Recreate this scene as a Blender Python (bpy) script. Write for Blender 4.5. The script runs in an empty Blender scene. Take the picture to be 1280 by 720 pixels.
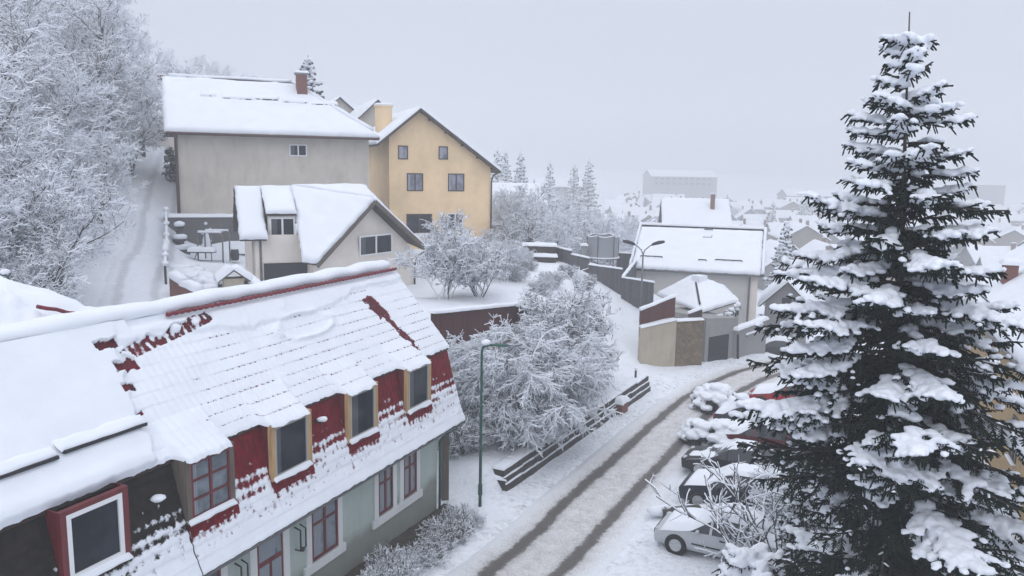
import bpy, math, random
import numpy as np
from mathutils import Vector, noise, Matrix
rad = math.radians
sc = bpy.context.scene
COL = sc.collection
# ------------------------------------------------------------------ camera frame
F, H = 1000.0, 12.7
PITCH, ROLL = rad(8.75), rad(1.0)
FW = np.array([0, math.cos(PITCH), -math.sin(PITCH)])
R0 = np.array([1.0, 0, 0]); U0 = np.array([0, math.sin(PITCH), math.cos(PITCH)])
RT = math.cos(ROLL)*R0 + math.sin(ROLL)*U0
UP = -math.sin(ROLL)*R0 + math.cos(ROLL)*U0
CAM = np.array([0, 0, H])
def ray(x, y): return FW + RT*(x-640)/F + UP*(360-y)/F
def atY(x, y, Y):
    d = ray(x, y); return CAM + d*(Y/d[1])
def atZ(x, y, z):
    d = ray(x, y); return CAM + d*((z-H)/d[2])
V = lambda *a: np.array(a, float)
def nz(x, y, z=0.0): return noise.noise(Vector((x, y, z)))
def fbm(x, y, z=0.0, o=3):
    s = 0; a = 1; f = 1; t = 0
    for _ in range(o):
        s += a*noise.noise(Vector((x*f, y*f, z*f+7*_))); t += a; a *= .5; f *= 2.1
    return s/t
# ------------------------------------------------------------------ materials
MATS = {}
def newmat(name):
    m = bpy.data.materials.new(name); m.use_nodes = True; MATS[name] = m
    nt = m.node_tree; b = nt.nodes['Principled BSDF']
    return m, nt, b
def N(nt, t, **k):
    n = nt.nodes.new(t)
    for a, v in k.items():
        if a.startswith('i_'): n.inputs[a[2:].replace('_', ' ')].default_value = v
        else: setattr(n, a, v)
    return n
def coords(nt, kind='Object'):
    return N(nt, 'ShaderNodeTexCoord').outputs[kind]
def noise_n(nt, vec, scale, detail=3, rough=.55, dim='3D'):
    n = N(nt, 'ShaderNodeTexNoise', noise_dimensions=dim)
    n.inputs['Scale'].default_value = scale; n.inputs['Detail'].default_value = detail; n.inputs['Roughness'].default_value = rough
    nt.links.new(vec, n.inputs['Vector']); return n.outputs['Fac']
def ramp(nt, fac, stops):
    r = N(nt, 'ShaderNodeValToRGB'); e = r.color_ramp.elements
    while len(e) < len(stops): e.new(.5)
    for el, (p, c) in zip(e, stops):
        el.position = p; el.color = (*c, 1) if not isinstance(c, (int, float)) else (c, c, c, 1)
    nt.links.new(fac, r.inputs['Fac']); return r.outputs['Color']
def mixc(nt, fac, a, b):
    m = N(nt, 'ShaderNodeMix', data_type='RGBA')
    for sock, v in ((m.inputs['Factor'], fac), (m.inputs[6], a), (m.inputs[7], b)):
        if hasattr(v, 'is_output'): nt.links.new(v, sock)
        elif isinstance(v, (int, float)): sock.default_value = v
        else: sock.default_value = (*v, 1)
    return m.outputs[2]
def math_n(nt, op, a, b=None, clamp=False):
    m = N(nt, 'ShaderNodeMath', operation=op, use_clamp=clamp)
    for i, v in enumerate((a, b)):
        if v is None: continue
        if hasattr(v, 'is_output'): nt.links.new(v, m.inputs[i])
        else: m.inputs[i].default_value = v
    return m.outputs[0]
def bump(nt, b, height, strength=.4, dist=.02):
    n = N(nt, 'ShaderNodeBump'); n.inputs['Strength'].default_value = strength; n.inputs['Distance'].default_value = dist
    nt.links.new(height, n.inputs['Height']); nt.links.new(n.outputs[0], b.inputs['Normal'])
SNOWC = (.80, .835, .90)
def mat_snow(name, col=SNOWC, sc1=1.3, sc2=14, st=.35, dist=.05, dirt=0):
    m, nt, b = newmat(name); co = coords(nt)
    n1 = noise_n(nt, co, sc1, 4); n2 = noise_n(nt, co, sc2, 3)
    c = ramp(nt, n1, [(.3, tuple(x*.95 for x in col)), (.7, col)])
    if dirt:
        c = mixc(nt, ramp(nt, noise_n(nt, co, 9, 4, .7), [(.62, 0), (.75, dirt)]), c, (.35, .34, .34))
    nt.links.new(c, b.inputs['Base Color'])
    b.inputs['Roughness'].default_value = .75; b.inputs['Specular IOR Level'].default_value = .25
    h = math_n(nt, 'ADD', n1, math_n(nt, 'MULTIPLY', n2, .45)); bump(nt, b, h, st, dist)
    return m
def mat_plain(name, col, rough=.7, var=.15, scale=3, metal=0, bumpst=0, spec=.4):
    m, nt, b = newmat(name); co = coords(nt)
    n1 = noise_n(nt, co, scale, 5, .6)
    c = ramp(nt, n1, [(.25, tuple(x*(1-var) for x in col)), (.75, tuple(min(1, x*(1+var)) for x in col))])
    nt.links.new(c, b.inputs['Base Color']); b.inputs['Roughness'].default_value = rough
    b.inputs['Metallic'].default_value = metal; b.inputs['Specular IOR Level'].default_value = spec
    if bumpst: bump(nt, b, noise_n(nt, co, scale*8, 3), bumpst, .01)
    return m
def mat_plaster(name, col, stain=.25, damp=None):
    m, nt, b = newmat(name); co = coords(nt)
    mp = N(nt, 'ShaderNodeMapping'); mp.inputs['Scale'].default_value = (1.3, 1.3, .30); nt.links.new(co, mp.inputs[0])
    streak = noise_n(nt, mp.outputs[0], 1.5, 5, .65); blotch = noise_n(nt, co, .55, 5, .6); fine = noise_n(nt, co, 22, 2)
    c = ramp(nt, blotch, [(.3, tuple(x*.86 for x in col)), (.7, tuple(min(1, x*1.06) for x in col))])
    c = mixc(nt, ramp(nt, streak, [(.5, 0), (.8, stain)]), c, tuple(x*.5 for x in col))
    if damp is not None:
        sx = N(nt, 'ShaderNodeSeparateXYZ'); nt.links.new(co, sx.inputs[0])
        hgt = math_n(nt, 'ADD', sx.outputs[2], math_n(nt, 'MULTIPLY', blotch, -1.2))
        c = mixc(nt, ramp(nt, hgt, [(max(0, damp-.35), .6), (damp+.05, 0)]), c, (.13, .115, .09))
    nt.links.new(c, b.inputs['Base Color']); b.inputs['Roughness'].default_value = .85; b.inputs['Specular IOR Level'].default_value = .2
    bump(nt, b, fine, .25, .01); return m
def mat_wood(name, col, scale=1.0, rough=.7, axis=2):
    m, nt, b = newmat(name); co = coords(nt)
    mp = N(nt, 'ShaderNodeMapping'); s = [14*scale]*3; s[axis] = 1.2*scale; mp.inputs['Scale'].default_value = s; nt.links.new(co, mp.inputs[0])
    n1 = noise_n(nt, mp.outputs[0], 1, 5, .65)
    c = ramp(nt, n1, [(.25, tuple(x*.55 for x in col)), (.75, tuple(min(1, x*1.25) for x in col))])
    nt.links.new(c, b.inputs['Base Color']); b.inputs['Roughness'].default_value = rough; bump(nt, b, n1, .4, .01); return m
def mat_boards(name, col, width=.14, axis='xy', rough=.75):
    """vertical boards: dark gaps by a wave of the plan distance (object x*ax + y*ay)"""
    m, nt, b = newmat(name); co = coords(nt, 'UV')
    sx = N(nt, 'ShaderNodeSeparateXYZ'); nt.links.new(co, sx.inputs[0])
    d = math_n(nt, 'DIVIDE', sx.outputs[0], width)
    fr = math_n(nt, 'FRACT', d); fl = math_n(nt, 'FLOOR', d)
    wn = N(nt, 'ShaderNodeTexWhiteNoise', noise_dimensions='1D'); nt.links.new(fl, wn.inputs['W'])
    gap = math_n(nt, 'LESS_THAN', fr, .1)
    n1 = noise_n(nt, coords(nt), 5, 4)
    v = math_n(nt, 'ADD', math_n(nt, 'MULTIPLY', wn.outputs[0], .5), n1)
    c = ramp(nt, v, [(.3, tuple(x*.7 for x in col)), (1, tuple(min(1, x*1.3) for x in col))])
    c = mixc(nt, gap, c, tuple(x*.25 for x in col)); nt.links.new(c, b.inputs['Base Color']); b.inputs['Roughness'].default_value = rough
    bump(nt, b, math_n(nt, 'SUBTRACT', 1, gap), .6, .02); return m
def mat_brick(name, c1, c2, mortar, scale=4):
    m, nt, b = newmat(name); t = N(nt, 'ShaderNodeTexBrick'); co = coords(nt, 'UV'); nt.links.new(co, t.inputs['Vector'])
    t.inputs['Color1'].default_value = (*c1, 1); t.inputs['Color2'].default_value = (*c2, 1); t.inputs['Mortar'].default_value = (*mortar, 1)
    t.inputs['Scale'].default_value = scale; t.inputs['Mortar Size'].default_value = .015
    c = mixc(nt, ramp(nt, noise_n(nt, coords(nt), 2, 4), [(.4, 0), (.8, .4)]), t.outputs['Color'], tuple(x*.5 for x in c1))
    nt.links.new(c, b.inputs['Base Color']); b.inputs['Roughness'].default_value = .85; bump(nt, b, t.outputs['Fac'], -.4, .01); return m
def mat_stone(name, ca, cb, scale=2.2):
    m, nt, b = newmat(name); co = coords(nt)
    v = N(nt, 'ShaderNodeTexVoronoi', feature='DISTANCE_TO_EDGE'); v.inputs['Scale'].default_value = scale; nt.links.new(co, v.inputs['Vector'])
    v2 = N(nt, 'ShaderNodeTexVoronoi'); v2.inputs['Scale'].default_value = scale; nt.links.new(co, v2.inputs['Vector'])
    sx = N(nt, 'ShaderNodeSeparateColor'); nt.links.new(v2.outputs['Color'], sx.inputs[0])
    c = mixc(nt, sx.outputs[0], ca, cb)
    c = mixc(nt, ramp(nt, noise_n(nt, co, 7, 4), [(.35, .5), (.65, 0)]), c, tuple(x*.45 for x in ca))
    e = ramp(nt, v.outputs['Distance'], [(0, 1), (.05, 0)])
    c = mixc(nt, e, c, tuple(x*.35 for x in ca)); nt.links.new(c, b.inputs['Base Color']); b.inputs['Roughness'].default_value = .9
    bump(nt, b, math_n(nt, 'MINIMUM', v.outputs['Distance'], .12), .8, .15); return m
def mat_glass(name, col=(.02, .025, .035), rough=.08, cur=0):
    m, nt, b = newmat(name); co = coords(nt)
    n1 = noise_n(nt, co, 1.6, 3)
    c = ramp(nt, n1, [(.4, col), (.62, tuple(x*1.7+cur for x in col))])
    # curtains hang behind part of the pane, a different part on every window
    oi = N(nt, 'ShaderNodeObjectInfo').outputs['Random']; uv = N(nt, 'ShaderNodeSeparateXYZ'); nt.links.new(coords(nt, 'UV'), uv.inputs[0])
    fold = N(nt, 'ShaderNodeTexWave'); fold.inputs['Scale'].default_value = 5; fold.inputs['Distortion'].default_value = 2; nt.links.new(coords(nt, 'UV'), fold.inputs['Vector'])
    edge = math_n(nt, 'SUBTRACT', math_n(nt, 'MULTIPLY', oi, .75), .1); msk = math_n(nt, 'LESS_THAN', uv.outputs[0], math_n(nt, 'ADD', edge, math_n(nt, 'MULTIPLY', n1, .06)))
    cc = mixc(nt, fold.outputs['Fac'], tuple(x*1.6+.035 for x in col), tuple(x*1.8+.11 for x in col))
    c = mixc(nt, math_n(nt, 'MULTIPLY', msk, .85), c, cc); nt.links.new(c, b.inputs['Base Color'])
    b.inputs['Roughness'].default_value = rough; b.inputs['Specular IOR Level'].default_value = .16; return m
M = {}
M['snow'] = mat_snow('fresh_snow')
M['snow_ground'] = mat_snow('ground_snow', sc1=.8, sc2=6, st=.75, dist=.16)
def add_tread(m):
    nt = m.node_tree; b = nt.nodes['Principled BSDF']; src = b.inputs['Base Color'].links[0].from_socket; co = coords(nt)
    at = N(nt, 'ShaderNodeAttribute', attribute_name='tread').outputs['Fac']
    chunk = ramp(nt, noise_n(nt, co, 4.5, 6, .72), [(.46, 0), (.62, 1)]); big = ramp(nt, noise_n(nt, co, .7, 3, .6), [(.35, .15), (.65, 1)])
    f = math_n(nt, 'MULTIPLY', math_n(nt, 'MULTIPLY', chunk, big), math_n(nt, 'MULTIPLY', at, .95))
    nt.links.new(mixc(nt, f, src, (.40, .415, .45)), b.inputs['Base Color'])
add_tread(M['snow_ground'])
M['snow_roof'] = mat_snow('roof_snow', sc1=.9, sc2=9, st=.2, dist=.04)
M['snow_far'] = mat_snow('far_snow', st=.1)
M['bark'] = mat_plain('bark', (.055, .048, .045), .9, .4, 6)
M['twig'] = mat_plain('twig_bark', (.075, .068, .068), .9, .3, 6)
M['needle'] = mat_plain('spruce_needles', (.014, .024, .018), .8, .5, 5, spec=.06)
M['needle2'] = mat_plain('conifer_needles', (.03, .045, .035), .8, .4, 2, spec=.1)
M['green_wall'] = mat_plaster('pale_green_plaster', (.42, .49, .46), .3, damp=.9)
M['white_plaster'] = mat_plaster('white_plaster', (.66, .68, .68), .2)
M['grey_wall'] = mat_plaster('grey_render', (.58, .535, .475), .4)
M['yellow_wall'] = mat_plaster('yellow_render', (.86, .645, .40), .14)
M['cream_wall'] = mat_plaster('cream_render', (.78, .72, .66), .14)
M['bwall'] = mat_plaster('pale_render', (.60, .585, .565), .16)
M['ochre_wall'] = mat_plaster('ochre_old_plaster', (.42, .30, .16), .5)
M['sand_wall'] = mat_plaster('sandy_old_plaster', (.47, .415, .33), .5)
M['concrete'] = mat_plaster('concrete', (.30, .30, .305), .35)
M['rough_con'] = mat_plaster('rough_concrete', (.30, .295, .295), .4)
M['old_con'] = mat_plaster('dark_old_concrete', (.13, .125, .125), .5)
M['maroon'] = mat_boards('maroon_boards', (.085, .024, .02), .13)
M['maroon_dark'] = mat_boards('dark_maroon_boards', (.05, .022, .024), .13)
M['greyboards'] = mat_boards('grey_boards', (.085, .085, .09), .16)
M['brick'] = mat_brick('red_brick', (.22, .065, .045), (.15, .05, .04), (.2, .17, .15), 4)
M['stone'] = mat_stone('rubble_stone', (.26, .20, .13), (.15, .12, .09), 4.2)
M['darkstone'] = mat_stone('dark_block', (.075, .07, .068), (.04, .038, .038), 3)
M['slabstone'] = mat_plain('weathered_kerb', (.06, .055, .053), .9, .5, 5, bumpst=.6)
M['wood_new'] = mat_wood('new_pine', (.48, .31, .15))
M['wood_old'] = mat_wood('weathered_wood', (.13, .105, .085))
M['wood_dark'] = mat_wood('dark_brown_wood', (.05, .032, .025))
M['redwood'] = mat_wood('maroon_painted_wood', (.14, .016, .02), .6, .5)
M['whitepvc'] = mat_plain('white_frame', (.74, .75, .77), .4, .05)
M['greypvc'] = mat_plain('grey_frame', (.33, .33, .32), .5, .1)
M['glass'] = mat_glass('window_glass', (.014, .017, .024))
M['glass_cur'] = mat_glass('curtained_glass', (.10, .12, .14), .15, .04)
M['glass_y'] = mat_glass('blinds_glass', (.16, .17, .21), .2, .02)
M['metal_dark'] = mat_plain('dark_metal', (.03, .03, .034), .5, .2, 4, .3)
M['metal_grey'] = mat_plain('grey_steel', (.16, .16, .165), .45, .2, 4, .5)
M['metal_green'] = mat_plain('green_painted_metal', (.012, .075, .058), .45, .25, 5)
M['metal_brown'] = mat_plain('brown_gutter', (.07, .035, .028), .5, .2, 4)
M['net'] = mat_plain('grey_safety_net', (.30, .31, .34), .9, .1, 9)
M['tyre'] = mat_plain('tyre_rubber', (.015, .015, .016), .8, .2)
M['rim'] = mat_plain('alloy_rim', (.5, .51, .53), .35, .1, 8, .6)
M['soil'] = mat_plain('bare_wet_soil', (.055, .045, .036), .9, .5, 4, bumpst=.8)
M['cloth_dark'] = mat_plain('dark_coat', (.012, .014, .024), .8, .2)
M['skin'] = mat_plain('skin', (.42, .27, .2), .6, .05)
M['fog_wall'] = mat_plain('far_wall', (.24, .235, .24), .9, .1, .3)
M['fog_wall2'] = mat_plain('far_wall_ochre', (.28, .24, .20), .9, .1, .3)
def mat_tile(name, col, dark):
    m, nt, b = newmat(name); co = coords(nt)
    at = N(nt, 'ShaderNodeAttribute', attribute_name='cover')
    n1 = noise_n(nt, co, 17, 4, .65); n2 = noise_n(nt, co, 4, 3); n3 = noise_n(nt, co, 1.3, 4)
    f = math_n(nt, 'ADD', at.outputs['Fac'], math_n(nt, 'MULTIPLY', math_n(nt, 'SUBTRACT', n1, .5), .75))
    f = ramp(nt, f, [(.39, 0), (.6, 1)])
    t = ramp(nt, n2, [(.3, dark), (.7, col)])
    s = ramp(nt, n3, [(.3, tuple(x*.95 for x in SNOWC)), (.7, SNOWC)])
    nt.links.new(mixc(nt, f, t, s), b.inputs['Base Color']); b.inputs['Roughness'].default_value = .7; b.inputs['Specular IOR Level'].default_value = .12
    h = math_n(nt, 'ADD', math_n(nt, 'MULTIPLY', f, .7), math_n(nt, 'MULTIPLY', n1, .5)); bump(nt, b, h, .5, .03); return m
M['tile_red'] = mat_tile('red_tile_under_snow', (.19, .006, .014), (.10, .004, .009))
M['tile_edge'] = mat_tile('roof_tile_under_snow', (.17, .012, .02), (.045, .02, .026))
M['tile_dark'] = mat_tile('black_shingle_under_snow', (.030, .024, .020), (.010, .009, .008))
def mat_road():
    m, nt, b = newmat('slushy_road'); uv = coords(nt, 'UV'); sx = N(nt, 'ShaderNodeSeparateXYZ'); nt.links.new(uv, sx.inputs[0]); co = coords(nt)
    w = noise_n(nt, co, .8, 4, .6); w2 = noise_n(nt, co, 5, 4, .7); w3 = noise_n(nt, co, 16, 4, .75)
    u = math_n(nt, 'ADD', sx.outputs[0], math_n(nt, 'ADD', math_n(nt, 'MULTIPLY', math_n(nt, 'SUBTRACT', w, .5), .35), math_n(nt, 'MULTIPLY', math_n(nt, 'SUBTRACT', w2, .5), .3)))
    d = math_n(nt, 'ABSOLUTE', math_n(nt, 'SUBTRACT', math_n(nt, 'ABSOLUTE', u), .97))
    track = ramp(nt, d, [(.12, 1), (.19, .9), (.28, .22), (.45, 0)])
    inner = ramp(nt, math_n(nt, 'ABSOLUTE', u), [(.55, 1), (.9, 1), (1.0, 0)])
    base = ramp(nt, w3, [(.3, (.68, .70, .74)), (.62, SNOWC)])
    w4 = noise_n(nt, co, 2.2, 4, .7)
    slush = ramp(nt, math_n(nt, 'ADD', math_n(nt, 'MULTIPLY', w3, .65), math_n(nt, 'MULTIPLY', w4, .35)), [(.34, (.27, .255, .245)), (.5, (.54, .53, .53)), (.66, (.74, .755, .79))])
    mid = ramp(nt, math_n(nt, 'ABSOLUTE', u), [(.9, .75), (1.0, 0)])
    outer = ramp(nt, math_n(nt, 'MULTIPLY', math_n(nt, 'ABSOLUTE', u), .5), [(.3, .9), (.75, .65), (.95, .1)])
    c = mixc(nt, outer, base, slush)
    asp = ramp(nt, w3, [(.3, (.055, .05, .048)), (.7, (.13, .118, .112))])
    c = mixc(nt, track, c, asp)
    nt.links.new(c, b.inputs['Base Color'])
    b.inputs['Roughness'].default_value = .6
    h = math_n(nt, 'ADD', math_n(nt, 'MULTIPLY', math_n(nt, 'SUBTRACT', 1, track), .8), math_n(nt, 'MULTIPLY', w3, .5)); bump(nt, b, h, .6, .06)
    return m
M['road'] = mat_road()
def mat_lane():
    m, nt, b = newmat('snowy_lane'); uv = coords(nt, 'UV'); sx = N(nt, 'ShaderNodeSeparateXYZ'); nt.links.new(uv, sx.inputs[0]); co = coords(nt)
    w = noise_n(nt, co, .6, 4, .6); w3 = noise_n(nt, co, 6, 4, .7)
    u = math_n(nt, 'ADD', sx.outputs[0], math_n(nt, 'MULTIPLY', math_n(nt, 'SUBTRACT', w, .5), .5))
    d = math_n(nt, 'ABSOLUTE', math_n(nt, 'SUBTRACT', math_n(nt, 'ABSOLUTE', u), .85))
    tr = math_n(nt, 'MULTIPLY', ramp(nt, d, [(.1, 1), (.3, 0)]), ramp(nt, w3, [(.35, .25), (.7, .75)]))
    c = mixc(nt, tr, ramp(nt, w3, [(.3, (.66, .69, .75)), (.7, (.77, .80, .87))]), (.36, .37, .40))
    nt.links.new(c, b.inputs['Base Color']); b.inputs['Roughness'].default_value = .8; bump(nt, b, w3, .4, .05); return m
M['lane'] = mat_lane()
def carpaint(name, col):
    m, nt, b = newmat(name); co = coords(nt); n = noise_n(nt, co, 5, 5, .7); n2 = noise_n(nt, co, 25, 3)
    c = mixc(nt, ramp(nt, n, [(.5, 0), (.85, .5)]), col, tuple(x*.6+.02 for x in col))
    c = mixc(nt, ramp(nt, n2, [(.66, 0), (.74, .6)]), c, (.6, .63, .68))
    nt.links.new(c, b.inputs['Base Color']); b.inputs['Roughness'].default_value = .4; b.inputs['Specular IOR Level'].default_value = .3; return m
for nm_, c_ in (('silver', (.47, .49, .52)), ('navy', (.012, .015, .028)), ('black', (.012, .012, .014)), ('darkred', (.10, .008, .012)), ('red', (.30, .01, .015)), ('graphite', (.03, .032, .036))):
    M['paint_'+nm_] = carpaint(nm_+'_car_paint', c_)
M['lamp_glass'] = mat_plain('headlight_lens', (.45, .47, .5), .15, .1)
M['lamp_red'] = mat_plain('tail_light_red', (.5, .01, .015), .2, .1)
# ------------------------------------------------------------------ mesh builder
class MB:
    def __init__(s): s.v = []; s.f = []; s.m = []; s.n = 0; s.uv = {}
    def add(s, verts, faces, mi=0, uvs=None):
        verts = np.asarray(verts, float); o = s.n
        s.v.append(verts); s.n += len(verts)
        if isinstance(mi, int): mi = [mi]*len(faces)
        for k, f in enumerate(faces):
            if uvs is not None: s.uv[len(s.f)] = uvs[k]
            s.f.append(tuple(int(i)+o for i in f)); s.m.append(mi[k])
        return s
    def quad(s, a, b, c, d, mi=0):
        a, b, c, d = map(np.asarray, (a, b, c, d)); lu = np.linalg.norm(b-a); lv = np.linalg.norm(d-a)
        return s.add([a, b, c, d], [(0, 1, 2, 3)], mi, [[(0, 0), (lu, 0), (lu, lv), (0, lv)]])
    def hexa(s, bot, top, mi=0):
        """bot, top: 4 pts each ccw from above; uv in metres on the sides"""
        P = [np.asarray(p, float) for p in list(bot)+list(top)]
        fs = [(3, 2, 1, 0), (4, 5, 6, 7)]; uv = [[(P[i][0], P[i][1]) for i in f] for f in fs]
        acc = 0
        for i in range(4):
            j = (i+1) % 4; L = np.linalg.norm((P[j]-P[i])[:2]); fs.append((i, j, j+4, i+4))
            uv.append([(acc, P[i][2]), (acc+L, P[j][2]), (acc+L, P[j+4][2]), (acc, P[i+4][2])]); acc += L
        return s.add(P, fs, mi, uv)
    def box(s, c, ax, ay, sx, sy, z0, z1, mi=0):
        """c plan centre, ax unit plan axis, sizes"""
        c = np.asarray(c, float)[:2]; ax = np.asarray(ax, float)[:2]; ax = ax/np.linalg.norm(ax); ay = V(-ax[1], ax[0])
        q = [c-ax*sx/2-ay*sy/2, c+ax*sx/2-ay*sy/2, c+ax*sx/2+ay*sy/2, c-ax*sx/2+ay*sy/2]
        return s.hexa([(*p, z0) for p in q], [(*p, z1) for p in q], mi)
    def bar(s, a, b, w, h, mi=0, up=(0, 0, 1)):
        a = np.asarray(a, float); b = np.asarray(b, float); t = b-a; t = t/np.linalg.norm(t); up = np.asarray(up, float)
        sd = np.cross(t, up)
        if np.linalg.norm(sd) < 1e-4: sd = np.cross(t, V(0, 1, 0))
        sd /= np.linalg.norm(sd); u = np.cross(sd, t)
        q = lambda p: [p-sd*w/2-u*h/2, p+sd*w/2-u*h/2, p+sd*w/2+u*h/2, p-sd*w/2+u*h/2]
        A, B = q(a), q(b); L = np.linalg.norm(b-a)
        fs = [(0, 1, 2, 3), (7, 6, 5, 4)]+[(i+4, (i+1) % 4+4, (i+1) % 4, i) for i in range(4)]
        return s.add(A+B, fs, mi, [[(0, 0), (w, 0), (w, h), (0, h)]]*2+[[(0, 0), (w, 0), (w, L), (0, L)]]*4)
    def tube(s, pts, r, k=6, mi=0, caps=True):
        pts = [np.asarray(p, float) for p in pts]; rr = r if isinstance(r, (list, tuple)) else [r]*len(pts); vs = []; prev = None
        for i, p in enumerate(pts):
            t = pts[min(i+1, len(pts)-1)]-pts[max(i-1, 0)]; t /= np.linalg.norm(t)+1e-9
            a = np.cross(t, V(0, 0, 1) if abs(t[2]) < .9 else V(1, 0, 0)) if prev is None else prev-t*np.dot(prev, t)
            a /= np.linalg.norm(a); prev = a; b = np.cross(t, a)
            for j in range(k):
                an = 2*math.pi*j/k; vs.append(p+rr[i]*(a*math.cos(an)+b*math.sin(an)))
        fs = [(i*k+j, i*k+(j+1) % k, (i+1)*k+(j+1) % k, (i+1)*k+j) for i in range(len(pts)-1) for j in range(k)]
        if caps: fs += [tuple(range(k))[::-1], tuple((len(pts)-1)*k+j for j in range(k))]
        return s.add(vs, fs, mi)
    def lathe(s, c, prof, k=16, mi=0, axis=None):
        """prof list of (r, z); axis: None=z, else 3x3 columns"""
        c = np.asarray(c, float); vs = []
        for r, z in prof:
            for j in range(k):
                an = 2*math.pi*j/k; p = V(r*math.cos(an), r*math.sin(an), z); vs.append(c+(axis@p if axis is not None else p))
        fs = [(i*k+j, i*k+(j+1) % k, (i+1)*k+(j+1) % k, (i+1)*k+j) for i in range(len(prof)-1) for j in range(k)]
        if prof[0][0] > 1e-6: fs.append(tuple(range(k))[::-1])
        if prof[-1][0] > 1e-6: fs.append(tuple((len(prof)-1)*k+j for j in range(k)))
        return s.add(vs, fs, mi)
    def poly(s, pts, thick, mi=0, nrm=None):
        P = [np.asarray(p, float) for p in pts]; n = np.cross(P[1]-P[0], P[2]-P[0]) if nrm is None else np.asarray(nrm, float); n /= np.linalg.norm(n)
        k = len(P); B = [p-n*thick for p in P]; e = (P[1]-P[0])/np.linalg.norm(P[1]-P[0]); g = np.cross(n, e)
        uv = [[(np.dot(p-P[0], e), np.dot(p-P[0], g)) for p in P]]; uv.append(uv[0][::-1])
        fs = [tuple(range(k)), tuple(range(2*k-1, k-1, -1))]
        for i in range(k):
            j = (i+1) % k; fs.append((i, i+k, j+k, j)); L = np.linalg.norm(P[j]-P[i]); uv.append([(0, 0), (0, thick), (L, thick), (L, 0)])
        return s.add(P+B, fs, mi, uv)
    def snowq(s, a, b, c, d, th, step=.25, seed=0., over=.06, edge=.2, rag=.07, mi=0, lump=.35, ns=1.2):
        """snow lying on the quad a-b (low edge), d-c (high edge), closed down to it"""
        a, b, c, d = [np.asarray(p, float) for p in (a, b, c, d)]
        n = np.cross(b-a, d-a)
        if np.linalg.norm(n) < 1e-9: n = np.cross(c-b, c-d)
        n /= np.linalg.norm(n)
        if n[2] < 0: n = -n
        lu = max(np.linalg.norm(b-a), np.linalg.norm(c-d)); lv = max(np.linalg.norm(d-a), np.linalg.norm(c-b))
        nu = max(4, int(lu/step)); nv = max(4, int(lv/step))
        us = np.unique(np.concatenate([np.linspace(0, 1, nu+1), [min(.25, .12*edge/lu), min(.3, .5*edge/lu), 1-min(.25, .12*edge/lu), 1-min(.3, .5*edge/lu)]]))
        vv = np.unique(np.concatenate([np.linspace(0, 1, nv+1), [min(.25, .12*edge/lv), min(.3, .5*edge/lv), 1-min(.25, .12*edge/lv), 1-min(.3, .5*edge/lv)]]))
        nu, nv = len(us), len(vv); vs = []
        for v in vv:
            for u in us:
                p = (a*(1-u)+b*u)*(1-v)+(d*(1-u)+c*u)*v
                du = min(u, 1-u)*lu; dv = min(v, 1-v)*lv; e = min(1, min(du, dv)/edge); pr = math.sqrt(max(0, 1-(1-e)**2))
                q = fbm(p[0]*ns+seed, p[1]*ns, p[2]*ns)
                out = V(0, 0, 0)
                if over:
                    eu = (b-a)/(np.linalg.norm(b-a)+1e-9); ev = (d-a)/(np.linalg.norm(d-a)+1e-9)
                    k = over*(1-e)+rag*nz(p[0]*3+seed, p[1]*3, p[2]*3)*(1-e)
                    if du <= edge: out = out+eu*(k if u > .5 else -k)
                    if dv <= edge: out = out+ev*(k if v > .5 else -k)
                vs.append(p+out+n*(th*pr*(1+lump*q)-.004))
        fs = [(j*nu+i, j*nu+i+1, (j+1)*nu+i+1, (j+1)*nu+i) for j in range(nv-1) for i in range(nu-1)]
        return s.add(vs, fs, mi)
    def ball(s, c, r, sub=2, rough=.15, seed=0, mi=0, sq=(1, 1, 1)):
        vs, fs = ICO[sub]; o = []
        for v in vs:
            k = 1+rough*nz(v[0]*1.6+seed, v[1]*1.6+seed*.7, v[2]*1.6); o.append(np.asarray(c)+v*r*k*np.asarray(sq))
        return s.add(o, fs, mi)
    def build(s, name, mats, parent=None, smooth=False, loc=None, auto=None):
        me = bpy.data.meshes.new(name); off = V(0, 0, 0)
        if parent is not None:
            q = parent
            while q is not None: off = off+np.array(q.location); q = q.parent
        if loc is not None: off = np.asarray(loc, float)
        vs = np.concatenate(s.v)-off
        me.from_pydata(vs.tolist(), [], s.f); 
        if not isinstance(mats, (list, tuple)): mats = [mats]
        for m in mats: me.materials.append(M[m] if isinstance(m, str) else m)
        me.polygons.foreach_set('material_index', np.array(s.m, np.int32))
        if s.uv:
            l = me.uv_layers.new(name='UVMap'); arr = np.zeros((len(me.loops), 2), np.float32); k = 0
            for i, f in enumerate(s.f):
                u = s.uv.get(i)
                if u is not None:
                    for q in range(len(f)): arr[k+q] = u[q]
                k += len(f)
            l.data.foreach_set('uv', arr.ravel())
        if smooth: me.polygons.foreach_set('use_smooth', np.ones(len(s.f), bool))
        me.update(); me.validate()
        o = bpy.data.objects.new(name, me); COL.objects.link(o)
        if loc is not None: o.location = loc
        if parent is not None: o.parent = parent
        if auto: 
            try:
                me.shade_auto_smooth if False else None
            except Exception: pass
        return o
def make_ico():
    import bmesh
    d = {}
    for sub in (1, 2, 3):
        bm = bmesh.new(); bmesh.ops.create_icosphere(bm, subdivisions=sub, radius=1)
        bm.verts.ensure_lookup_table(); d[sub] = (np.array([v.co[:] for v in bm.verts]), [tuple(v.index for v in f.verts) for f in bm.faces]); bm.free()
    return d
ICO = make_ico()
def tag(o, label, cat, group=None, kind=None):
    o['label'] = label; o['category'] = cat
    if group: o['group'] = group
    if kind: o['kind'] = kind
    return o
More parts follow.
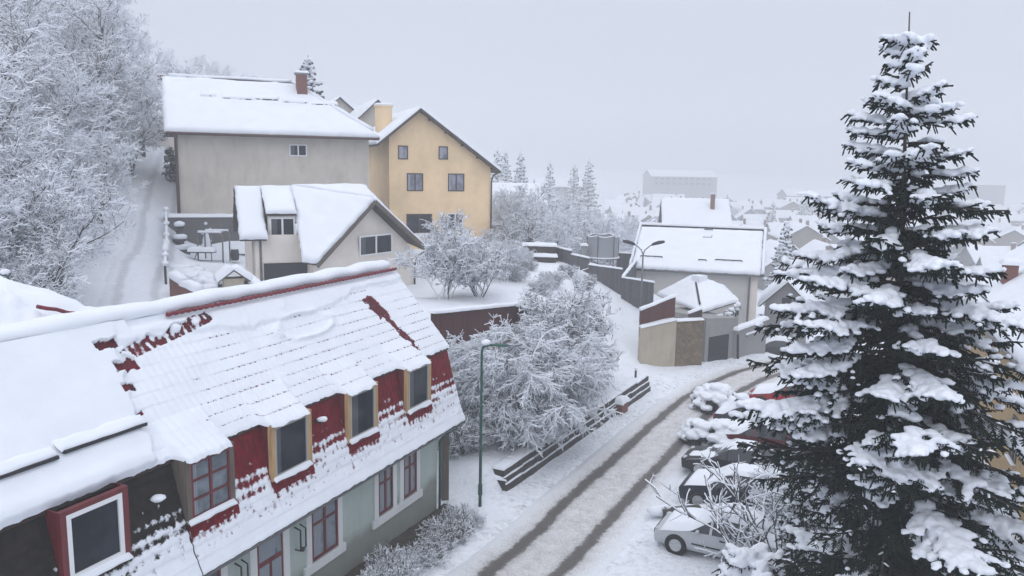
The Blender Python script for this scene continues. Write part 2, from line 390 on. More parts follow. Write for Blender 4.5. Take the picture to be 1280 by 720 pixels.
def thing(name, label, cat, loc=(0, 0, 0), group=None):
    o = bpy.data.objects.new(name, None); COL.objects.link(o); o.location = tuple(float(x) for x in loc); o.empty_display_size = .3
    return tag(o, label, cat, group)
def copy_tree(o, parent=None):
    c = o.copy(); COL.objects.link(c)
    if parent is not None: c.parent = parent
    for ch in list(o.children): copy_tree(ch, c)
    return c
def dup(o, loc, rz=0, s=1, label=None, group=None):
    c = copy_tree(o); c.location = tuple(float(x) for x in loc); c.rotation_euler = (0, 0, rz); c.scale = (s, s, s) if not isinstance(s, (tuple, list)) else s
    if label: c['label'] = label
    if group: c['group'] = group
    return c
# ------------------------------------------------------------------ terrain
TP = np.array([
 (0,0,0),(-6,6,0),(6,4,0),(0,12,0),(8,12,0),(20,10,-.2),(-3,18,0),(0,20,0),(-4.5,22,0),(-3,25,0),(-2.2,27.8,0),(3,31,0),(9,42,0),(15,49,0),(8,25,0),(15,30,0),(12,36,0),(20,40,0),(5,18,0),(14,20,0),(22,28,-.2),
 (20,52,-.2),(17.5,53,-.1),(14.5,52.6,-.05),(10,51.5,0),(12,50,0),(7,49,.2),(19,60,-1.6),(25,58,-1.0),(30,45,-.5),(24,66,-2.4),(30,80,-4),(40,30,-1),(60,60,-5),(60,20,-2),(35,65,-2.5),
 (-.25,30.6,.85),(-1,30.9,.85),(3.35,37.4,.85),(7.35,44.8,.8),(.7,29.4,0),(4.5,36.8,0),(8.5,43.9,0),(-2.5,30.8,.8),(-1.8,29.3,.1),(-3.5,29.6,.2),(9.3,47,.3),(6.6,46,.9),
 (-1.5,32.3,.95),(0,36,1.2),(-3,33,1.2),(-5,34.5,1.7),(0,39.5,1.6),(4,44.2,1.4),(3.6,46.8,1.8),(5.5,50,1.6),
 (-2.4,36.0,1.7),(1.6,42.4,1.8),(3.2,45.4,1.9),(-4.2,38.8,4.5),(-.8,43.2,4.6),(2.2,48.5,4.6),(6,52,2.4),(7.8,55,2.6),(12,56.5,2.6),(14,58,1.5),
 (-9,33,3.2),(-12,28,2.8),(-7,38,4.4),(-15,24,3),(-14,38,5.4),
 (-18.2,37,5.7),(-21.4,45,6.8),(-24.3,54,8.8),(-27.4,64,11.4),(-30.7,74,13.2),(-16,30,4.4),(-19.3,48,5.9),(-16,44,5.6),(-15,52,5.9),(-19.5,52.5,5.95),(-21.63,54.65,5.9),(-18.87,55.83,5.9),(-16.3,56.9,5.9),(-21.3,51,5.95),(-17.0,41.4,5.1),(-15.8,42.5,5.5),(-20,57.2,8.6),(-17.3,58.4,8.5),(-22,57.8,8.7),(-18,60.5,8.8),(-14.5,62.5,8.3),(-23,62,9.6),
 (-12.5,44.5,6),(-14,48,6.4),(-6,48,4.5),(-5,52,4.7),(-9,52,5),(-10,60,5.6),(-12,67,5.8),(-3.5,53,5.2),(-2,57,5.3),(1,60,5.3),(5,55,4.3),(5.4,59,4.7),(-2,70,4.9),(0,66,5.1),(7,66,4.9),(4,64,5.2),(9.3,58,2.9),(9.5,61.5,3.6),
 (-28,44,8.5),(-27,36,6.2),(-33,55,12.5),(-45,50,16),(-24,30,4.8),(-22,24,4),(-35,30,8),(-35,70,15.5),(-60,60,25),(-60,90,28),(-25,85,12.8),(-40,95,16),(-90,130,38),(-60,130,19.5),(-45,130,15),(-30,130,10.5),(-195,300,66),(-138,300,52),(-114,300,41),(-90,300,29),(-60,300,13),(-22,300,-2),(-66,200,15),(-90,200,26),(-40,200,7),(-15,110,8),(0,110,3.5),(-8,85,6.2),(-15,75,8),(3,80,4.3),
 (12,72,1),(20,75,-2.6),(10,90,-.5),(20,110,-3.5),(30,120,-6),(20,150,-5),(60,150,-10),(0,150,-.5),(40,200,-9),(100,300,-12.5),(0,300,-8),(200,200,-14),(100,500,-11),(0,500,-7),(-120,500,14),(300,500,-12),(200,800,-2),(0,900,4),(-250,800,26),(450,900,-2),(-250,300,46),(-120,40,36),(-300,0,40),(-60,0,10),(-20,-20,0),(60,-60,0),(300,0,-12),(700,400,-12),(-500,-200,36),(500,-300,-8),(-700,900,38),(800,1100,0)], float)
def rbf_setup(P):
    d = np.linalg.norm(P[:, None, :2]-P[None, :, :2], axis=2); n = len(P)
    A = np.zeros((n+1, n+1)); A[:n, :n] = -d; A[:n, n] = 1; A[n, :n] = 1
    A[:n, :n] += np.eye(n)*.02
    return np.linalg.solve(A, np.concatenate([P[:, 2], [0]]))
TW = rbf_setup(TP)
def gz_arr(X, Y):
    q = np.stack([X.ravel(), Y.ravel()], 1); out = np.zeros(len(q))
    for i in range(0, len(q), 20000):
        d = np.linalg.norm(q[i:i+20000, None]-TP[None, :, :2], axis=2); out[i:i+20000] = -d@TW[:-1]+TW[-1]
    return out.reshape(X.shape)
_gz0 = gz_arr
KW0, KW1 = np.array([-.05, 29.75]), np.array([8.05, 44.45])
def gz_arr(X, Y):
    Z = _gz0(X, Y); d = (KW1-KW0); L = np.hypot(*d); d = d/L
    a = (X-KW0[0])*d[0]+(Y-KW0[1])*d[1]; s = -(X-KW0[0])*d[1]+(Y-KW0[1])*d[0]
    wa = np.clip((a+.9)/.6, 0, 1)*np.clip((L+.9-a)/.6, 0, 1)
    wf = wa*np.clip((s+5)/2, 0, 1)*(s < .42); Z = Z*(1-wf)+(-.02)*wf
    wb = wa*(s >= .42)*np.clip((4-s)/2, 0, 1); return Z*(1-wb)+np.maximum(Z, .86)*wb
def gz(x, y): return float(gz_arr(np.array([x], float), np.array([y], float))[0])
def axis(segs):
    o = []
    for a, b, s in segs: o += list(np.arange(a, b, s))
    return np.array(o+[segs[-1][1]])
XS = axis([(-900, -300, 60), (-300, -100, 20), (-100, -40, 3), (-40, -12, .8), (-12, 24, .42), (24, 60, 1.2), (60, 200, 7), (200, 900, 50)])
YS = axis([(-400, -20, 40), (-20, 12, 2), (12, 62, .42), (62, 140, 1.5), (140, 420, 8), (420, 1200, 60)])
X, Y = np.meshgrid(XS, YS); Z = gz_arr(X, Y)
ROADC = [(-9.0, 4), (-6, 11), (-2.6, 18), (.35, 23.4), (4.1, 30.5), (9.35, 40.5), (12.3, 45.2), (15.4, 48.9), (19.8, 52.6), (26, 56), (36, 60)]
def spline(P, n):
    P = np.array(P, float); P = np.vstack([2*P[0]-P[1], P, 2*P[-1]-P[-2]]); o = []
    for i in range(1, len(P)-2):
        for t in np.linspace(0, 1, n, endpoint=False):
            o.append(.5*((2*P[i])+(-P[i-1]+P[i+1])*t+(2*P[i-1]-5*P[i]+4*P[i+1]-P[i+2])*t*t+(-P[i-1]+3*P[i]-3*P[i+1]+P[i+2])*t**3))
    return np.array(o+[P[-2]])
RC = spline(ROADC, 24)
LANEC = [(-13.5, 30), (-16, 34), (-18.4, 38.5), (-20.6, 44), (-22.9, 51), (-25.2, 57.5), (-27.8, 65), (-31, 75), (-34, 86)]
LC = spline(LANEC, 16)
def dist_to(C, X, Y):
    d = np.full(X.shape, 1e9)
    for p in C[::2]: d = np.minimum(d, np.hypot(X-p[0], Y-p[1]))
    return d
near = (np.abs(X-5) < 60) & (Y > 8) & (Y < 90)
DR = dist_to(RC, X, Y)
for j in range(X.shape[0]):
    for i in range(X.shape[1]):
        if near[j, i]:
            k = min(1, max(0, (DR[j, i]-2.3)/1.2)); x, y = X[j, i], Y[j, i]
            Z[j, i] += k*(.10*fbm(x*.7, y*.7, 3)+.05*nz(x*2.3, y*2.3)+.05)
            side = -1 if (x-.35)*.876-(y-23.4)*.483 < 0 else 1
            if DR[j, i] < 4.2 and side > 0: Z[j, i] += .10*k*max(0, 1-abs(DR[j, i]-3.1)/1.1)*(1+nz(x*1.7, y*1.7, 9)) - .06*max(0, 1-DR[j, i]/2.4)
            if DR[j, i] < 2.2: Z[j, i] -= .05
        elif Y[j, i] > 80: Z[j, i] += .3*fbm(X[j, i]*.1, Y[j, i]*.1, 5)
ny_, nx_ = X.shape
mb = MB(); mb.add(np.stack([X.ravel(), Y.ravel(), Z.ravel()], 1), [(j*nx_+i, j*nx_+i+1, (j+1)*nx_+i+1, (j+1)*nx_+i) for j in range(ny_-1) for i in range(nx_-1)])
g_ = mb.build('ground', 'snow_ground', smooth=True); g_['kind'] = 'structure'
tread = np.clip(1-(DR-2.2)/3.2, 0, 1)*((Y > 8) & (Y < 70))
a_ = (X-.35)*.876-(Y-23.4)*.483
tread = np.maximum(tread, np.clip((a_-1.5)/1.5, 0, 1)*np.clip((9-a_)/2, 0, 1)*np.clip((Y-14)/6, 0, 1)*np.clip((52-Y)/6, 0, 1)*.55)
at_ = g_.data.attributes.new('tread', 'FLOAT', 'POINT'); at_.data.foreach_set('value', tread.ravel().astype(np.float32))
def ribbon(name, C, hw, mat, zoff, nu=14, flat=None):
    mb = MB(); vs = []; acc = 0; L = []
    for i, p in enumerate(C):
        t = C[min(i+1, len(C)-1)]-C[max(i-1, 0)]; t /= np.linalg.norm(t); n = V(-t[1], t[0])
        if i: acc += np.linalg.norm(C[i]-C[i-1])
        L.append(acc)
        for u in np.linspace(-hw, hw, nu): 
            q = p+n*u; vs.append((q[0], q[1], u))
    vs = np.array(vs); zz = gz_arr(vs[:, 0], vs[:, 1]); us = vs[:, 2].copy()
    sink = np.clip((np.abs(us)-hw+.5)/.5, 0, 1)
    vs[:, 2] = zz+zoff-sink*.17
    if name == 'road':
        for k in range(len(vs)): 
            tr = max(0, 1-abs(abs(us[k])-.97)/.4); vs[k, 2] += -.03*tr+.015*nz(vs[k, 0]*3, vs[k, 1]*3)
    fs = []; uv = []
    for i in range(len(C)-1):
        for j in range(nu-1):
            fs.append((i*nu+j+1, i*nu+j, (i+1)*nu+j, (i+1)*nu+j+1)); uv.append([(us[j+1], L[i]), (us[j], L[i]), (us[j], L[i+1]), (us[j+1], L[i+1])])
    mb.add(vs, fs, 0, uv); o = mb.build(name, mat, smooth=True); o['kind'] = 'structure'; return o
ribbon('road', RC, 2.3, 'road', .065, 30)
ribbon('lane', LC, 2.0, 'lane', .09, 14)
# ------------------------------------------------------------------ helpers for buildings
def wall_poly(mb, pts, thick, out, mi=0): mb.poly(pts, thick, mi, nrm=out)
def window(parent, o, ux, w, h, out, fm='whitepvc', gm='glass', mull=1, rows=1, fw=.07, name='window', sill=True, rowpos=None, depth=.05, label=None):
    """o: bottom left corner on the wall plane; ux plan unit along; out: outward unit. frame = window, pane child"""
    o = np.asarray(o, float); ux = np.array([ux[0], ux[1], 0.]); out = np.array([out[0], out[1], 0.]); uz = V(0, 0, 1)
    P = lambda u, v, d: o+ux*u+uz*v+out*d
    f = MB()
    def bx(u0, u1, v0, v1, d0, d1): f.hexa([P(u0, v0, d0), P(u0, v0, d1), P(u1, v0, d1), P(u1, v0, d0)][::-1], [P(u0, v1, d0), P(u0, v1, d1), P(u1, v1, d1), P(u1, v1, d0)][::-1])
    bx(0, fw, 0, h, .0, depth); bx(w-fw, w, 0, h, .0, depth); bx(fw, w-fw, 0, fw, .0, depth); bx(fw, w-fw, h-fw, h, .0, depth)
    for k in range(mull): 
        u = w*(k+1)/(mull+1); bx(u-fw*.6, u+fw*.6, fw, h-fw, .0, depth-.004)
    for k in (rowpos or [ (r+1)/(rows) for r in range(rows-1)]):
        v = h*k; bx(fw, w-fw, v-fw*.45, v+fw*.45, .0, depth-.008)
    fo = f.build(name, fm, parent)
    if label: fo['label'] = label
    g = MB(); g.quad(P(fw*.5, fw*.5, .012), P(w-fw*.5, fw*.5, .012), P(w-fw*.5, h-fw*.5, .012), P(fw*.5, h-fw*.5, .012)); g.build('pane', gm, fo)
    if sill:
        s = MB(); s.snowq(P(-.05, -.02, .16), P(w+.05, -.02, .16), P(w+.05, -.02, .0), P(-.05, -.02, .0), .06, .15, rag=.01, over=.01, edge=.05); s.build('sill_snow', 'snow', fo, True)
    return fo
def gable_house(name, label, cat, c, ax, L, D, z0, ze, zr, wm, group=None, over=.5, chim=None, wins=(), snow=.25, far=False, gm='fog_wall'):
    """ridge along ax (plan), length L, depth D"""
    c = V(*c); ax = V(*ax); ax /= np.linalg.norm(ax); ay = V(-ax[1], ax[0]); t = thing(name, label, cat, (c[0], c[1], z0), group)
    P = lambda u, v, z: V(*(c+ax*u+ay*v), z)
    l, d = L/2, D/2; w = MB()
    w.hexa([P(-l, -d, z0), P(l, -d, z0), P(l, d, z0), P(-l, d, z0)], [P(-l, -d, ze), P(l, -d, ze), P(l, d, ze), P(-l, d, ze)])
    for s in (-1, 1): w.poly([P(s*l, -d, ze), P(s*l, d, ze), P(s*l, 0, zr)], .2, 0, nrm=(*(ax*s), 0))
    w.build('wall', wm, t); r = MB(); sn = MB(); k = (zr-ze)/d
    for s in (-1, 1):
        e0, e1 = P(-l-over, s*(d+over), ze-k*over), P(l+over, s*(d+over), ze-k*over); r0, r1 = P(-l-over, 0, zr), P(l+over, 0, zr)
        up = V(0, 0, .09)
        r.poly([e0+up, e1+up, r1+up, r0+up] if s < 0 else [e1+up, e0+up, r0+up, r1+up], .12)
        sn.snowq(e0+up, e1+up, r1+up, r0+up, snow, 1.0 if far else .4, seed=c[0], edge=.3)
    ro = r.build('roof', 'wood_dark', t); sn.build('roof_snow', 'snow_far' if far else 'snow_roof', ro, True)
    if chim is not None:
        ch = MB(); q = P(chim[0], chim[1], 0); ch.box(q, ax, ay, .6, .6, ze, zr+.9); ch.box(q, ax, ay, .7, .7, zr+.9, zr+1.1, 1); ch.build('chimney', ['brick', 'snow_far'], t)
    for (side, u, z, ww, hh) in wins:
        g = MB()
        if side in ('f', 'b'):
            s = -1 if side == 'f' else 1; dv = s*(d+.03); g.hexa([P(u-ww/2, dv-.02, z), P(u+ww/2, dv-.02, z), P(u+ww/2, dv+.02, z), P(u-ww/2, dv+.02, z)], [P(u-ww/2, dv-.02, z+hh), P(u+ww/2, dv-.02, z+hh), P(u+ww/2, dv+.02, z+hh), P(u-ww/2, dv+.02, z+hh)])
        else:
            s = -1 if side == 'l' else 1; du = s*(l+.03); g.hexa([P(du-.02, u-ww/2, z), P(du+.02, u-ww/2, z), P(du+.02, u+ww/2, z), P(du-.02, u+ww/2, z)], [P(du-.02, u-ww/2, z+hh), P(du+.02, u-ww/2, z+hh), P(du+.02, u+ww/2, z+hh), P(du-.02, u+ww/2, z+hh)])
        g.build('window', 'glass', t)
    return t
HAZE, CLOUD, SKYS, EXPO = .0025, 1.24, .1, 0.16
# ================================================================== RED TILED HOUSE
HA = rad(24.5); HD = V(math.sin(HA), math.cos(HA), 0); HN = V(-math.cos(HA), math.sin(HA), 0)
E1 = atZ(577, 525, 3.35); E1[2] = 0
def HP(t, s, z): return E1+HD*t+HN*s+V(0, 0, z)
T0, TB = -24.0, -12.75
OUT = -HN
house = thing('terraced_house', 'long pale green house with snowy red tiled mansard roof, beside the road', 'house', HP(-12, 3, 0))
w = MB()
w.hexa([HP(T0, .52, -.3), HP(-.92, .52, -.3), HP(-.92, 5.6, -.3), HP(T0, 5.6, -.3)], [HP(T0, .52, 3.3), HP(-.92, .52, 3.3), HP(-.92, 5.6, 3.3), HP(T0, 5.6, 3.3)])
w.build('wall', 'green_wall', house)
w = MB(); w.poly([HP(-.16, .12, 3.42), HP(-.16, 5.95, 4.2), HP(-.16, 5.3, 6.1), HP(-.16, 3.05, 8.68), HP(-.16, .78, 6.0)], .2, 0, nrm=HD); w.build('gable_wall', 'wood_dark', house)
# inner liner so no light leaks behind the skirts
def heightfield(mb, f, ts, qs, mats=None):
    vs = []; cov = []
    for q in qs:
        for t in ts:
            p, c = f(t, q); vs.append(p); cov.append(c)
    n = len(ts); mb.add(vs, [(j*n+i, j*n+i+1, (j+1)*n+i+1, (j+1)*n+i) for j in range(len(qs)-1) for i in range(n-1)])
    return cov
def set_cover(o, cov):
    a = o.data.attributes.new('cover', 'FLOAT', 'POINT'); a.data.foreach_set('value', np.array(cov, np.float32))
RE0, RE1 = V(0, .62, 6.0), V(0, 3.05, 8.72)            # s,z of roof edge and ridge
RLEN = math.hypot(RE1[1]-RE0[1], RE1[2]-RE0[2])
ru = (RE1-RE0)/RLEN; rn = V(0, -ru[2], ru[1])
DORM = [(-15.55, -14.3), (-12.5, -11.3), (-9.72, -8.42), (-6.47, -5.22), (-3.25, -1.98)]
def sstep(a, b, x):
    x = min(1, max(0, (x-a)/(b-a))); return x*x*(3-2*x)
def roof_f(t, q):
    # q along the slope from the lower edge
    sh_ = .018*abs(math.sin(math.pi*t/.21)); fq = ((q+sh_)/.34) % 1.0; step = .02*(1-fq)*(.4+.6*sstep(-.3, .3, fbm(t*.5, q*.7, 14)))
    wave = .034*abs(math.sin(math.pi*t/.21))*(.35+.65*sstep(-.3, .35, fbm(t*.6, q*.8, 12)))
    bt = TB-.2+.5*fbm(q*1.3, 3.1)+.9*(q/RLEN)-.25
    left = 1-sstep(bt-.08, bt+.1, t)                     # smooth deep snow to the left
    big = .22+.05*fbm(t*.6, q*.9)
    # deep snow belt near ridge on the tile part
    edge_q = RLEN-.5-.45*sstep(-11.8, -8, t)*(1-sstep(-4.5, -2.5, t))+.35*fbm(t*.8, 9.)
    belt = sstep(edge_q-.05, edge_q+.12, q)
    lowleft = sstep(-10.6, -11.6, t+.9*fbm(q*1.1, t*.3)-.4*(q-1.2))
    lump = sstep(.18, .5, fbm(t*1.3, q*1.6, 4))*.05
    ring = math.exp(-((math.hypot((t+6.1)/1.25, (q-2.35)/.42)-1)/.16)**2)*max(0, .55+1.1*fbm(t*1.7, q*2.2, 7))*(1 if q < 2.5 else .6)*.13
    thin = .035+lump*.4+.02*fbm(t*2, q*2)+ring+.09*belt+.05*lowleft
    th = thin*(1-left)+big*left
    th += .07*left*math.exp(-((q-.25)/.2)**2)
    cover = 1.0
    k = max(belt, left, lowleft*.8)
    if k < .5:
        pres = fbm(t*.9, q*.7, 6, 2)+.25*sstep(2.9, .6, q)-.15*sstep(-5, -1, t)*0
        line = 1 if (fq > .9) else 0
        cover = 1-line*sstep(-.35, .25, pres+.06+.4*nz(t*2.5, q, 5))*(.6+.2*nz(t*5, q*3))*(1 if (t/.21+.2) % 1 < .72 else .3)
        thin -= .012*sstep(0, .3, pres)
    # bare red patches
    def patch(a, b, c, d, jag=.25):
        j = jag*fbm(t*3, q*3, 2); return a+j < t < b+j and c+j < q < d+j
    shift = .55*(2.6-q)
    if patch(-2.75+shift*.5, -2.1+shift*.5, 1.85, 2.75, .2) or patch(-2.55+shift*.5, -2.2+shift*.5, .4, 1.9, .3):
        cover = .25+.3*nz(t*7, q*7); th = .02
    if (-12.35 < t < -9.2 and .25 < (q-2.35-.18*(t+12.3)) < .62+.25*nz(t*1.5, 1)) and nz(t*2.2, q*3, 8) > -.28: cover = .36+.55*nz(t*6, q*6)+.2*math.sin(2*math.pi*t/.21); th = .03
    for (a, b, c, d) in ((-12.9, -12.3, 3.0, 3.25), (-12.85, -12.1, 2.35, 2.62), (-12.9, -12.5, 1.85, 2.05), (-12.95, -12.7, 1.2, 1.3)):
        if a+.1*nz(t*4, q) < t < b and c < q+.1*nz(t*5, 2) < d: cover = .15; th = .03
    if t > -11.8 and left < .5: th *= 1-.55*sstep(RLEN-.32, RLEN-.12, q)
    h = step*(1-left)*(1-belt)+wave*(1-left)*(1-.7*belt)*.7+th*min(1, .35+q/.12)
    p = RE0+ru*q+rn*h
    rag = .05*nz(t*3.1, 7)+.03*nz(t*9, 3)
    # eave flaps above the dormers
    fl = 0
    for a, b in DORM[1:]: fl = max(fl, sstep(a-.22, a-.08, t)*(1-sstep(b+.02, b+.16, t)))
    if q < .25: p = p-ru*(rag+.0)*(1-q/.25)
    if q < 1.0: p = p+V(0, -.44, -.10)*fl*(1-q/1.0)+V(0, 0, .04*fl*(1-q))
    return HP(t, p[1], p[2]), cover
ts = np.concatenate([np.arange(T0, -13.6, .09), np.arange(-13.6, .12, .038)]); qs = np.concatenate([[-.01], np.arange(0.0, RLEN+.03, .024)])
mb = MB(); cov = heightfield(mb, roof_f, ts, qs)
ro = mb.build('roof', 'tile_edge', house, True); set_cover(ro, cov)
# boarded underside of the roof, back slope with its snow, ridge snow with a red cap line
mb = MB(); dn = V(0, 0, -.03)
mb.poly([HP(T0, .6, 5.96), HP(.06, .6, 5.96), HP(.06, 3.05, 8.68), HP(T0, 3.05, 8.68)], .06)
mb.poly([HP(T0, 3.05, 8.68), HP(.06, 3.05, 8.68), HP(.06, 6.4, 4.6), HP(T0, 6.4, 4.6)], .08)
mb.build('roof_boards', 'wood_dark', ro)
mb = MB()
mb.snowq(HP(T0, 6.45, 4.6), HP(.06, 6.45, 4.6), HP(.06, 3.15, 8.66), HP(T0, 3.15, 8.66), .2, .5, 2.)
mb.build('back_slope_snow', 'snow_roof', ro, True)
# ridge: red cap under a thick snow cornice
mb = MB(); pts = [HP(t, 2.86+.03*nz(t*.9, 4), 8.78+.012*math.sin(t*30)) for t in np.arange(-10.6, .06, .05)]
mb.tube(pts, .055, 8); mb.build('ridge_cap', mat_plain('red_ridge_tile', (.17, .016, .028), .5, .3, 6), ro, True)
mb = MB(); vs = []; k = 12; tr = np.arange(T0, .2, .16)
for t in tr:
    R_ = .30+.05*fbm(t*.7, 1)+.06*sstep(-10, -12, t); e = .45 if t < -.1 else .15
    hgt = R_*(.62+.2*fbm(t*.5, 8)); off = .10+.05*nz(t*.8, 5)
    if t > -.02: R_ *= .5; hgt *= .5
    for j in range(k):
        a = 2*math.pi*j/k; vs.append(HP(t, 3.20+off+R_*1.1*math.cos(a), 8.93+.06*nz(t*1.1, 3)+hgt*math.sin(a)*(1 if math.sin(a) > 0 else 1.1)))
fs = [(i*k+j, (i+1)*k+j, (i+1)*k+(j+1) % k, i*k+(j+1) % k) for i in range(len(tr)-1) for j in range(k)]+[tuple(range(k)), tuple((len(tr)-1)*k+j for j in range(k))[::-1]]
mb.add(vs, fs); mb.build('ridge_snow', 'snow_roof', ro, True)
# snow guards on the left roof: dark rails with a snow pillow above
for a, b, q0, q1 in ((-17.3, -15.1, .86, .86), (-14.95, -12.95, .92, .92)):
    mb = MB(); A = RE0+ru*q0+rn*.27; mb.bar(HP(a, A[1], A[2]), HP(b, A[1], A[2]), .08, .07); g = mb.build('snow_guard', 'metal_dark', ro)
    mb = MB(); B = RE0+ru*(q0+.05)+rn*.27; C = RE0+ru*(q0+.26)+rn*.225
    mb.snowq(HP(a, B[1], B[2]), HP(b, B[1], B[2]), HP(b, C[1], C[2]), HP(a, C[1], C[2]), .065, .12, 3., edge=.12, lump=.5); mb.build('guard_snow', 'snow_roof', g, True)
# mansard skirt (lower slope)
SK0, SK1 = V(0, 0., 3.38), V(0, .74, 6.1)
SLEN = math.hypot(SK1[1], SK1[2]-SK0[2]); su = (SK1-SK0)/SLEN; sn_ = V(0, -su[2], su[1])
def skirt(t_a, t_b, dark, name, mat):
    def f(t, q):
        z = SK0[2]+su[2]*q
        fq = (q/.30) % 1.0
        wave = .02*abs(math.sin(math.pi*t/.19)) if not dark else .006*math.sin(t*9)
        flare = -.30*max(0, 1-q/.7)**2*0
        lim = (4.68+.34*fbm(t*1.3, 3)) if not dark else (4.55+.5*fbm(t*1.1, 3))
        if dark: lim -= .25*sstep(-15, -17, t)
        lim += (.12*math.sin(fq*6.28))
        dn = min([abs(t-(a+b)/2)-(b-a)/2 for a, b in DORM])
        if dn < .5 and not dark: lim += .25*(1-max(dn, 0)/.5)*(1 if dn > 0 else 0)
        for a, b in DORM:
            if a-.15 < t < b+.15: lim = min(lim, 4.27+.06*nz(t*4, 1))    # bare strip under the sill
        cover = .5+(lim-z)*.95+.55*fbm(t*5.5, q*3, 2)+.10*math.sin(2*math.pi*t/.19)+.16*math.sin(fq*6.28+1+2.5*nz(t*1.5, 2))*(1 if lim-z < .7 else .4)*(1 if z > 3.75 else 0)
        if z < 3.8: cover = max(cover, .72+.5*nz(t*4, q*4))
        for a, b in DORM[1:]:
            if a-.12 < t < b+.22 and 4.2+.08*nz(t*5, 1) < z < 4.52: cover = .12+.5*max(0, nz(t*6, q*8))
        if z > 3.72: cover = min(cover, .76+.45*nz(t*6, q*5, 4)+.15*nz(t*15, q*11))
        cover = min(1, max(0, cover))
        snow = sstep(.4, .8, cover)*(.03+.035*fbm(t*2.5, q*2.5))+ .09*max(0, 1-q/.55)
        p = SK0+su*q+sn_*(wave*(1-.6*cover)+.018*(1-fq)+snow)
        if q < .2: p = p-su*(.03*nz(t*4, 11)+.02)*(1-q/.2)
        return HP(t, p[1], p[2]), cover
    ts = np.arange(t_a, t_b, .04); qs = np.arange(-.02, SLEN, .036); mb = MB(); cov = heightfield(mb, f, ts, qs)
    o = mb.build(name, mat, house, True); set_cover(o, cov)
skirt(-12.62, .10, False, 'mansard_skirt', 'tile_red'); skirt(T0, -12.62, True, 'shingled_skirt', 'tile_dark')
mb = MB(); mb.poly([HP(T0, .05, 3.33), HP(.05, .05, 3.33), HP(.05, .78, 6.02), HP(T0, .78, 6.02)], .1); mb.build('skirt_boards', 'wood_dark', house)
# soffit, fascia, gutter, downpipe
mb = MB(); mb.hexa([HP(T0, .02, 3.24), HP(.06, .02, 3.24), HP(.06, .55, 3.24), HP(T0, .55, 3.24)], [HP(T0, .02, 3.31), HP(.06, .02, 3.31), HP(.06, .55, 3.31), HP(T0, .55, 3.31)]); mb.build('soffit', 'wood_old', house)
mb = MB(); mb.tube([HP(T0, -.06, 3.30), HP(.08, -.06, 3.28)], .055, 8); gt = mb.build('gutter', 'metal_grey', house, True)
mb = MB(); mb.tube([HP(-.2, -.04, 3.26), HP(-.55, .3, 2.95), HP(-.85, .42, 2.75), HP(-.86, .43, .05)], .05, 8); mb.build('downpipe', 'metal_green', gt, True)
mb = MB()
for t in np.arange(T0, 0, 1.1): mb.bar(HP(t, .05, 3.26), HP(t, .5, 3.2), .06, .09)
mb.build('rafter_tails', 'wood_old', house)
# dormer windows
def dormer(a, b, style):
    zb, zt = 4.55, 6.02; s0 = .24
    P = lambda t, s, z: HP(t, s, z)
    trim = {'white': 'redwood', 'old': 'wood_old', 'new': 'wood_new'}[style]
    d = MB(); pl = .13
    d.hexa([P(a-pl, s0, zb-.05), P(a, s0, zb-.05), P(a, s0+.12, zb-.05), P(a-pl, s0+.12, zb-.05)], [P(a-pl, s0, zt), P(a, s0, zt), P(a, s0+.12, zt), P(a-pl, s0+.12, zt)])
    if style == 'new': pl = .07
    r = .17 if style == 'new' else pl*1.1
    d.hexa([P(b, s0, zb-.05), P(b+r, s0, zb-.05), P(b+r, s0+.12, zb-.05), P(b, s0+.12, zb-.05)], [P(b, s0, zt), P(b+r, s0, zt), P(b+r, s0+.12, zt), P(b, s0+.12, zt)])
    d.hexa([P(a, s0+.003, zt-.1), P(b, s0+.003, zt-.1), P(b, s0+.12, zt-.1), P(a, s0+.12, zt-.1)], [P(a, s0+.003, zt-.002), P(b, s0+.003, zt-.002), P(b, s0+.12, zt-.002), P(a, s0+.12, zt-.002)], 1)
    do = d.build('dormer', [trim, 'greypvc' if style == 'new' else trim], house)
    lab = {'white': 'dormer window with white frame in maroon surround', 'old': 'old wooden casement dormer', 'new': 'dormer with new pine side boards'}[style]; do['label'] = lab
    c = MB()
    for t, o in ((a-pl, 1), (b+r, -1)):
        c = MB(); c.poly([P(t, s0+.12, zb-.05), P(t, s0+.12, zt), P(t, .95, zt), P(t, .4, zb-.05)], .03, 0, nrm=HD*(-1 if o > 0 else 1)); c.build('cheek', 'redwood' if style != 'old' else 'wood_old', do)
    fm = {'white': 'whitepvc', 'old': 'redwood', 'new': 'greypvc'}[style]
    window(do, HP(a, s0+.05, zb+.02), HD, b-a, zt-.1-zb-.02, OUT, fm, {'white': 'glass', 'old': 'glass_cur', 'new': 'glass'}[style], 1 if style == 'old' else 0, 3 if style == 'old' else 1, .1 if style == 'white' else .06, sill=False)
    s = MB(); s.hexa([P(a-pl, s0-.07, zb-.1), P(b+r, s0-.07, zb-.1), P(b+r, s0+.1, zb-.06), P(a-pl, s0+.1, zb-.06)], [P(a-pl, s0-.07, zb-.06), P(b+r, s0-.07, zb-.06), P(b+r, s0+.1, zb-.0), P(a-pl, s0+.1, zb-.0)]); so = s.build('sill', 'redwood', do)
    s = MB(); s.snowq(P(a-pl, s0-.08, zb-.055), P(b+r*.5, s0-.08, zb-.055), P(b+r*.5, s0+.05, zb+.03), P(a-pl, s0+.05, zb+.03), .06, .08, a, edge=.06, rag=.05, over=.02, lump=.6); s.build('sill_snow', 'snow_roof', so, True)
for (a, b), st in zip(DORM, ('white', 'old', 'new', 'new', 'new')): dormer(a, b, st)
